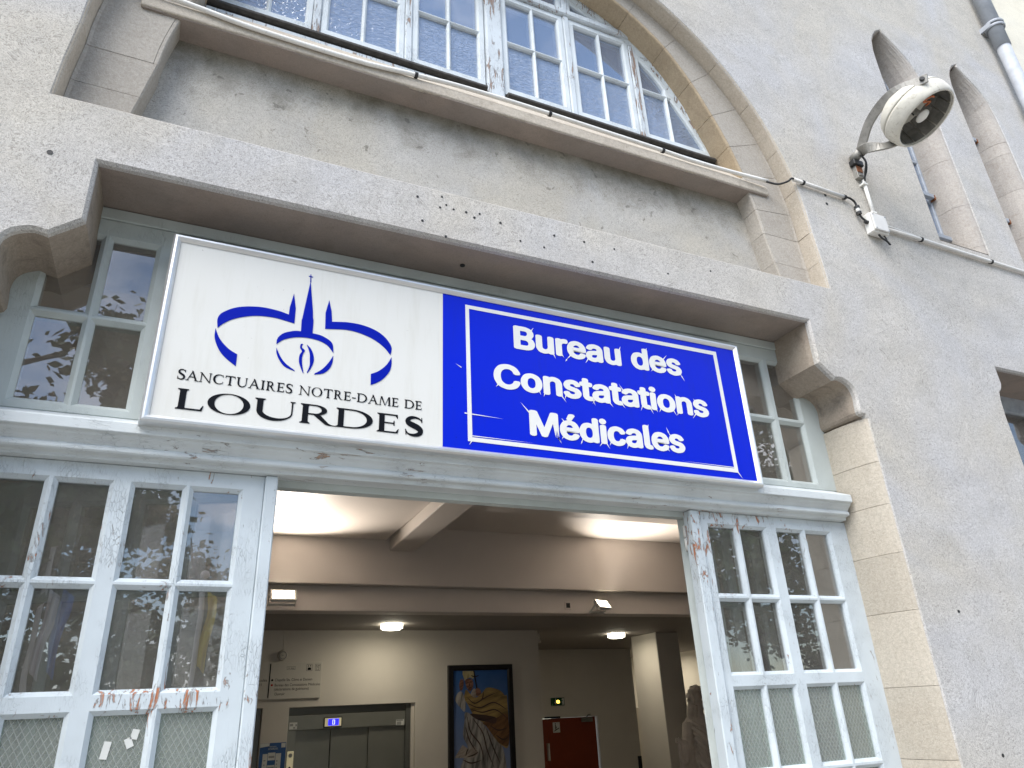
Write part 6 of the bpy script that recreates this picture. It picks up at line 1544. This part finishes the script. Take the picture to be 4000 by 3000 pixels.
pp('painted_robe', [(3.236, 2.105), (3.308, 2.086), (3.403, 2.017), (3.460, 1.981), (3.573, 1.846), (3.686, 1.743), (3.74, 1.45), (3.72, 0.8), (3.15, 0.8), (3.16, 1.45), (3.204, 1.614), (3.263, 1.735), (3.208, 1.857), (3.225, 2.016)], 'probe', 1)
pp('painted_cape', [(3.235, 2.311), (3.255, 2.352), (3.303, 2.301), (3.341, 2.266), (3.380, 2.261), (3.450, 2.305), (3.511, 2.362), (3.591, 2.360), (3.690, 2.327), (3.748, 2.270), (3.777, 2.235), (3.775, 1.743), (3.676, 1.748), (3.591, 1.829), (3.498, 1.947), (3.441, 1.999), (3.355, 2.051), (3.272, 2.186), (3.229, 2.253)], 'pcape', 2)
pp('painted_cape_shade', [(3.46, 1.99), (3.62, 2.03), (3.77, 2.06), (3.776, 1.75), (3.68, 1.752), (3.60, 1.83), (3.50, 1.945)], 'pcape2', 3)
pp('painted_sleeve', [(3.119, 2.274), (3.168, 2.330), (3.206, 2.321), (3.234, 2.253), (3.247, 2.179), (3.227, 2.114), (3.156, 2.182), (3.124, 2.224)], 'probe', 3)
pp('painted_hand', [(3.173, 2.355), (3.167, 2.405), (3.178, 2.45), (3.192, 2.468), (3.205, 2.455), (3.215, 2.472), (3.223, 2.421), (3.207, 2.354), (3.187, 2.342)], 'pskin', 3.5)
pp('painted_collar', [(3.31, 2.30), (3.35, 2.36), (3.38, 2.33), (3.375, 2.262), (3.34, 2.268)], 'ppage', 3)
pp('painted_face', [(3.242, 2.445), (3.277, 2.470), (3.326, 2.460), (3.343, 2.417), (3.334, 2.367), (3.303, 2.330), (3.275, 2.352), (3.254, 2.386)], 'pskin', 4)
pp('painted_mitre', [(3.210, 2.555), (3.350, 2.555), (3.354, 2.493), (3.346, 2.462), (3.307, 2.483), (3.257, 2.468), (3.236, 2.448), (3.210, 2.520)], 'pmitre', 5, False)
for q in ([(3.262, 2.425), (3.283, 2.432), (3.283, 2.424), (3.262, 2.417)], [(3.300, 2.436), (3.325, 2.434), (3.325, 2.426), (3.300, 2.427)], [(3.283, 2.372), (3.316, 2.376), (3.314, 2.368), (3.285, 2.365)], [(3.290, 2.42), (3.297, 2.42), (3.300, 2.39), (3.288, 2.389)]):
    pp('painted_feature', q, 'pdark', 5, False)
pp('painted_book', [(3.298, 2.086), (3.385, 2.083), (3.614, 2.040), (3.607, 1.975), (3.499, 1.996), (3.384, 2.026)], 'pdark', 4)
pp('painted_staff', [(3.346, 2.556), (3.362, 2.556), (3.402, 2.33), (3.386, 2.33)], 'pblack', 6, False)
pp('painted_staff', [(3.317, 2.507), (3.366, 2.493), (3.416, 2.507), (3.411, 2.496), (3.366, 2.480), (3.322, 2.496)], 'pblack', 6.3, False)
pp('painted_hand', [(3.375, 2.35), (3.395, 2.365), (3.43, 2.345), (3.44, 2.30), (3.40, 2.275), (3.378, 2.29)], 'pskin', 6.6)
pp('painted_page', [(3.100, 1.643), (3.198, 1.771), (3.263, 1.728), (3.242, 1.650), (3.219, 1.636)], 'ppage', 4, False)
pp('painted_page', [(3.238, 1.659), (3.281, 1.719), (3.348, 1.750), (3.389, 1.681), (3.346, 1.636), (3.242, 1.631)], 'ppage', 4.3, False)
for pts in ([(3.27, 2.20), (3.42, 2.15), (3.60, 2.20), (3.76, 2.12)], [(3.30, 2.14), (3.45, 2.10), (3.62, 2.12), (3.77, 2.02)], [(3.27, 2.26), (3.36, 2.20), (3.50, 2.26), (3.62, 2.30)], [(3.47, 2.32), (3.45, 2.24), (3.35, 2.19)], [(3.55, 1.95), (3.65, 1.90), (3.76, 1.92)], [(3.62, 1.85), (3.70, 1.80), (3.77, 1.82)],
            [(3.26, 2.06), (3.30, 1.90), (3.42, 1.75), (3.46, 1.55)], [(3.33, 2.04), (3.45, 1.88), (3.50, 1.70), (3.58, 1.52)], [(3.24, 1.95), (3.28, 1.82), (3.36, 1.70)], [(3.50, 1.92), (3.56, 1.76), (3.66, 1.55)], [(3.20, 1.62), (3.30, 1.58), (3.42, 1.60)], [(3.235, 1.655), (3.25, 1.70), (3.268, 1.73)], [(3.255, 1.645), (3.33, 1.66), (3.385, 1.685)]):
    sp = smooth_path([(x, z, 0) for x, z in pts], 6)
    pp('painted_fold', ribbon([(p.x, p.y) for p in sp], [0.004+0.011*math.sin(PI*k/(len(sp)-1)) for k in range(len(sp))]), 'pdark', 4.8+random.random()*0.4, False)
settle(PA)

# ------------------------------------------------------------------ rear wall: door, exit sign, corner lamp
RD = empty('red_door', (6.18, 9.12, 0), 'dark red door with white pictogram plate and grey closer', 'door')
box('leaf', 5.78, 6.668, 9.115, 9.16, 0.01, 1.955, 'reddoor', RD, bevel=0.003)
box('side_leaf', 5.665, 5.777, 9.115, 9.16, 0.01, 1.955, 'reddoor', RD, bevel=0.003)
prism('door_frame', [rect(5.60, 6.76, 0.0, 2.02), rect(5.662, 6.698, 0.006, 1.960)], 9.085, 9.0995, 'inwall', RD)
box('closer', 6.392, 6.594, 9.062, 9.1145, 1.880, 1.945, 'steel', RD, bevel=0.006)
tube('closer_arm', [(6.48, 9.075, 1.947), (6.50, 9.05, 1.985), (6.56, 9.075, 1.99)], 0.010, 'steel', RD, 8)
box('closer', 5.70, 5.99, 9.068, 9.0845, 1.958, 1.985, 'vinylblack', RD, bevel=0.004)
PL = box('pictogram_plate', 5.862, 5.992, 9.108, 9.1145, 1.745, 1.898, 'label', RD, bevel=0.003)
bm = bmesh.new()
prism_bm([quadstrip((5.885, 1.770), (5.972, 1.812), 0.012)], 9.1065, 9.1078, bm=bm)
prism_bm([quadstrip((5.912, 1.79), (5.908, 1.862), 0.013)], 9.1066, 9.1077, bm=bm)
prism_bm([quadstrip((5.912, 1.80), (5.930, 1.835), 0.009)], 9.1064, 9.1076, bm=bm)
disc_bm((5.908, 9.1078, 1.876), 0.009, (0, -1, 0), 0.0014, 12, bm)
link('pictogram', bm, 'vinylblack', PL)
box('push_bar', 5.735, 5.755, 9.05, 9.1145, 1.35, 1.60, 'ochre' if 0 else 'pvc', RD)
settle(RD)
EX = empty('exit_sign', (5.96, 9.09, 2.2), 'green emergency exit sign with white arrow and running figure above the red door', 'exit sign')
box('case', 5.843, 6.080, 9.055, 9.0995, 2.145, 2.263, 'exitgreen', EX, bevel=0.004)
prism('arrow', [[(5.905, 2.250), (5.922, 2.250), (5.922, 2.195), (5.936, 2.205), (5.936, 2.188), (5.9135, 2.160), (5.891, 2.188), (5.891, 2.205), (5.905, 2.195)]], 9.052, 9.0545, 'label', EX)
prism('lamp_glow', [[(5.930, 2.222), (5.960, 2.228), (5.985, 2.218), (5.985, 2.182), (5.955, 2.178), (5.930, 2.186)]], 9.0515, 9.0545, 'exitglow', EX)
bm = bmesh.new()
prism_bm([rect(6.028, 6.068, 2.155, 2.253)], 9.0525, 9.0545, bm=bm); link('doorway', bm, 'label', EX)
bm = bmesh.new()
disc_bm((6.020, 9.0515, 2.243), 0.010, (0, -1, 0), 0.002, 12, bm)
for a, b in (((6.018, 2.230), (6.005, 2.198)), ((6.005, 2.200), (6.028, 2.178)), ((6.028, 2.178), (6.018, 2.158)), ((6.004, 2.200), (5.985, 2.170)), ((6.016, 2.226), (6.042, 2.212)), ((6.016, 2.226), (5.995, 2.222))):
    prism_bm([quadstrip(a, b, 0.011)], 9.0485-random.random()*0.001, 9.0515, bm=bm)
link('running_figure', bm, 'exitgreen', EX)
settle(EX)
CM = empty('corner_lamp', (4.26, 6.3, 2.92), 'small cream emergency lamp on the corner under the lower ceiling', 'lamp')
box('body', 4.2435, 4.30, 6.25, 6.36, 2.905, 2.985, 'dirboard', CM, bevel=0.008)
box('cover', 4.2440, 4.315, 6.262, 6.35, 2.875, 2.904, 'dirboard', CM, bevel=0.006)
settle(CM)
for x, zt, lb in ((6.745, 1.39, 'dark slim barrier post, left one of two in front of the pale wall'), (6.972, 1.327, 'dark slim barrier post nearer to the pillar, right one of two')):
    g = empty('barrier_post', (x, 8.0, 0), lb, 'post', 'dark barrier posts')
    link('base', lathe_bm([(0, 0), (0.16, 0), (0.15, 0.02), (0.03, 0.035), (0, 0.035)], 24, mtx=Matrix.Translation((x, 8.0, 0.001))), 'vinylblack', g)
    tube('pole', [(x, 8.0, 0.035), (x, 8.0, zt)], 0.030, 'vinylblack', g, 14)
    settle(g)
OD = empty('open_door', (8.72, 11.1, 0), 'pale open door with a painted slit of light at its edge beyond the pillar', 'door')
box('leaf', 8.62, 8.66, 10.35, 11.15, 0.01, 2.05, 'inwall', OD, bevel=0.004)
box('light_slit_strip', 8.661, 8.675, 10.352, 10.375, 0.02, 2.04, 'white', OD)  # white strip stands for the bright slit of light at the door gap
settle(OD)

# ------------------------------------------------------------------ statue
def blob(bm, c, r, rot=(0, 0, 0), n=14):
    m = Matrix.Translation(c)
    for ax, a in zip('ZYX', rot[::-1]):
        m = m @ Matrix.Rotation(R(a), 4, ax)
    m = m @ Matrix.Diagonal((*r, 1))
    bmesh.ops.create_uvsphere(bm, u_segments=n*2, v_segments=n, radius=1.0, matrix=m)
def limb(bm, pts, rs, n=14):
    p = smooth_path(pts, 5)
    k = (len(rs)-1)/(len(p)-1)
    rr = [rs[int(i*k)]+(rs[min(int(i*k)+1, len(rs)-1)]-rs[int(i*k)])*(i*k-int(i*k)) for i in range(len(p))]
    tube_bm(p, rr, n, bm)
SX0, SY0 = 6.02, 5.5
STT = empty('statue', (6.0, 5.5, 0), 'brown stone statue of a bearded man in draped robes beside the pillar', 'statue')
bm = bmesh.new()
# head in profile to the left, curly hair, long beard
blob(bm, (6.010, 5.495, 2.135), (0.092, 0.080, 0.118))
blob(bm, (5.945, 5.48, 2.105), (0.045, 0.050, 0.075))
limb(bm, [(5.918, 5.475, 2.150), (5.890, 5.470, 2.118), (5.910, 5.472, 2.108)], [0.012, 0.019, 0.014])
blob(bm, (5.925, 5.475, 2.160), (0.030, 0.050, 0.014))
blob(bm, (5.925, 5.470, 2.068), (0.040, 0.045, 0.024))
for i in range(34):
    a = rs.uniform(-0.4, 3.4); b = rs.uniform(-0.9, 0.9)
    x = 6.030+0.098*math.cos(a*0.95)*-1*1.0; z = 2.165+0.092*math.sin(a)
    blob(bm, (x, 5.495-0.07*math.sin(b)-0.02*math.cos(b), z+rs.uniform(-.01, .01)), (rs.uniform(.028, .042), rs.uniform(.028, .04), rs.uniform(.022, .034)), (rs.uniform(0, 90), rs.uniform(0, 90), 0), 6)
for i in range(16):
    blob(bm, (6.075+rs.uniform(-.03, .045), 5.455+rs.uniform(-.02, .09), rs.uniform(2.03, 2.15)), (.034, .034, .03), n=6)
limb(bm, [(5.93, 5.47, 2.065), (5.905, 5.465, 2.01), (5.885, 5.46, 1.945), (5.880, 5.455, 1.90)], [0.048, 0.052, 0.042, 0.018])
limb(bm, [(5.955, 5.455, 2.06), (5.935, 5.44, 1.98), (5.915, 5.435, 1.92)], [0.04, 0.038, 0.016])
limb(bm, [(6.03, 5.50, 2.07), (6.02, 5.50, 1.97), (6.03, 5.51, 1.90)], [0.075, 0.078, 0.11])
# trunk and robe
blob(bm, (6.02, 5.50, 1.80), (0.235, 0.150, 0.155))
limb(bm, [(5.86, 5.47, 1.86), (6.02, 5.50, 1.895), (6.22, 5.52, 1.84)], [0.075, 0.085, 0.080])
limb(bm, [(6.01, 5.50, 1.84), (6.0, 5.50, 1.62), (6.0, 5.50, 1.40), (6.0, 5.50, 1.1), (6.0, 5.50, 0.58)], [0.19, 0.200, 0.195, 0.205, 0.235], 22)
# arms: the near one reaches left, the hand over a hanging cloth
limb(bm, [(5.835, 5.45, 1.86), (5.775, 5.42, 1.72), (5.735, 5.40, 1.635)], [0.075, 0.070, 0.062])
limb(bm, [(5.735, 5.40, 1.635), (5.665, 5.375, 1.665), (5.612, 5.36, 1.690)], [0.055, 0.042, 0.030])
blob(bm, (5.598, 5.36, 1.695), (0.036, 0.030, 0.024), (0, 10, 0))
for i, (dz, ln) in enumerate(((0.022, .030), (0.008, .042), (-0.006, .044), (-0.020, .036))):
    limb(bm, [(5.580, 5.350+.004*i, 1.702+dz), (5.580-ln*.6, 5.345, 1.704+dz), (5.580-ln, 5.345, 1.690+dz*0.9)], [0.0095, 0.009, 0.007], 8)
limb(bm, [(5.605, 5.335, 1.710), (5.585, 5.325, 1.728), (5.570, 5.325, 1.722)], [0.011, 0.010, 0.008], 8)
limb(bm, [(6.215, 5.50, 1.83), (6.27, 5.47, 1.66), (6.22, 5.40, 1.52)], [0.08, 0.075, 0.06])
# mantle folds across the chest and the cloth that hangs from the hand
for k in range(8):
    z = 1.865-0.062*k
    limb(bm, [(5.815+0.006*k, 5.36, z+.03), (5.93, 5.325-.004*k, z-.05-.006*k), (6.06, 5.34, z-.085-.012*k), (6.20, 5.40, z-.06-.02*k)], [0.016, 0.024, 0.022, 0.014], 8)
for k in range(6):
    x = 5.615+0.030*k
    limb(bm, [(x, 5.365, 1.665), (x-.012+.003*k, 5.355, 1.56), (x-.004, 5.365, 1.44), (x+.01, 5.375, 1.18), (x+.012, 5.38, .95)], [0.020, 0.026, 0.028, 0.030, 0.022], 8)
limb(bm, [(5.60, 5.355, 1.66), (5.585, 5.35, 1.56), (5.615, 5.345, 1.475), (5.66, 5.345, 1.47), (5.69, 5.35, 1.55), (5.70, 5.36, 1.64)], [0.022, 0.024, 0.026, 0.026, 0.022, 0.02], 8)
for k in range(11):
    x = 5.83+0.036*k
    limb(bm, [(x+.01, 5.34+.03*abs(k-5)/5, 1.46), (x-.004, 5.31+.04*abs(k-5)/5, 1.25), (x+(k-5)*.006, 5.295+.05*abs(k-5)/5, .9), (x+(k-5)*.010, 5.285+.06*abs(k-5)/5, .58)], [0.012, 0.022, 0.026, 0.026], 8)
so = link('figure', bm, 'statue', STT, recalc=False)
rm = so.modifiers.new('remesh', 'REMESH'); rm.mode = 'VOXEL'; rm.voxel_size = 0.0075; rm.use_smooth_shade = True
sm = so.modifiers.new('smooth', 'SMOOTH'); sm.factor = 0.5; sm.iterations = 1
box('plinth', 5.68, 6.32, 5.2, 5.82, 0.001, 0.575, 'statue', STT, bevel=0.01)
settle(STT)

# ------------------------------------------------------------------ across the forecourt: trees and flags that the panes reflect
def tree(x, y, h, rc, zc, label, n, seed, lean=0):
    r = random.Random(seed)
    g = empty('broadleaf_tree', (x, y, 0), label, 'tree', 'trees across the forecourt')
    bm = tube_bm([(x, y, -0.01), (x+.05, y, h*.2), (x+.1, y+.05, h*.45), (x+.05, y, h*.8)], [.28, .22, .16, .05], 12)
    for k in range(7):
        a = k*2.4; z = h*(.28+.08*k)
        tube_bm([(x+.06, y, z), (x+math.cos(a)*rc*.4, y+math.sin(a)*rc*.4, z+h*.10), (x+math.cos(a)*rc*.55, y+math.sin(a)*rc*.55, z+h*.16)], [.07, .04, .012], 8, bm)
    link('trunk', bm, 'bark', g, smooth=True)
    cl = []
    for _ in range(64):
        d = Vector((r.gauss(0, 1), r.gauss(0, 1), r.gauss(0, 1))).normalized()*rc*r.uniform(.35, 1.0)
        cl.append((Vector((x, y, zc))+Vector((d.x, d.y, d.z*(h-zc)/rc)), r.uniform(.45, 1.0)))
    vs, fs = [], []
    for _ in range(n):
        c, q = r.choice(cl)
        p = c+Vector((r.gauss(0, .5), r.gauss(0, .5), r.gauss(0, .38)))*q
        a = Vector((r.gauss(0, 1), r.gauss(0, 1), r.gauss(0, .6))).normalized()
        b = a.cross(Vector((r.gauss(0, 1), r.gauss(0, 1), r.gauss(0, 1)))).normalized()
        s = r.uniform(.07, .13); k = len(vs)
        vs += [p-a*s, p-a*s*.1+b*s*.55, p+a*s, p-a*s*.1-b*s*.55]
        fs.append((k, k+1, k+2, k+3))
    me = bpy.data.meshes.new('crown'); me.from_pydata([tuple(v) for v in vs], [], fs); me.materials.append(M['leaf'])
    o = bpy.data.objects.new('crown', me); C.objects.link(o); o.parent = g
    settle(g)
tree(-4.1, -10.5, 11.0, 4.2, 5.9, 'large leafy tree facing the entrance, mirrored in the left door panes', 42000, 3)
tree(6.5, -15.5, 12, 4.6, 6.8, 'second leafy tree across the forecourt, right of the first', 22000, 5)
tree(14.5, -13.0, 12.5, 5.0, 6.8, 'third leafy tree across the forecourt, furthest right', 22000, 8)
tree(0.6, -17.0, 6.6, 3.4, 3.5, 'smaller leafy tree standing behind the flagpoles', 16000, 12)
def flagpole(x, y, h, mats, label, seed, zt):
    g = empty('flagpole', (x, y, 0), label, 'flagpole', 'flagpoles on the forecourt')
    tube('pole', [(x, y, -0.01), (x, y, h)], [.045, .03], 'white', g, 12)
    link('finial', lathe_bm([(0, 0), (.05, .02), (.06, .06), (.04, .10), (0, .12)], 14, mtx=Matrix.Translation((x, y, h))), 'white', g, smooth=True)
    nx, nzz = 8, 14
    for s, m in enumerate(mats):
        bm = bmesh.new(); grid = []
        for i in range(nx+1):
            row = []
            for j in range(nzz+1):
                u = i/nx; v = j/nzz
                row.append(bm.verts.new((x+.05+(s*.14)+u*.13*(1-.25*v)+.02*math.sin(6*v+s), y+.05*math.sin(9*u+4*v+seed), zt-v*0.95+u*-.10)))
            grid.append(row)
        for i in range(nx):
            for j in range(nzz):
                bm.faces.new([grid[i][j], grid[i+1][j], grid[i+1][j+1], grid[i][j+1]])
        f = link('flag', bm, m, g, smooth=True)
        sd_ = f.modifiers.new('thickness', 'SOLIDIFY'); sd_.thickness = 0.004
    settle(g)
flagpole(0.30, -7.6, 3.9, ['yellow'], 'white flagpole with a limp yellow flag', 1, 3.75)
flagpole(-1.55, -7.9, 4.3, ['flagwhite', 'flagblue'], 'white flagpole with a limp white and blue flag', 2, 3.75)
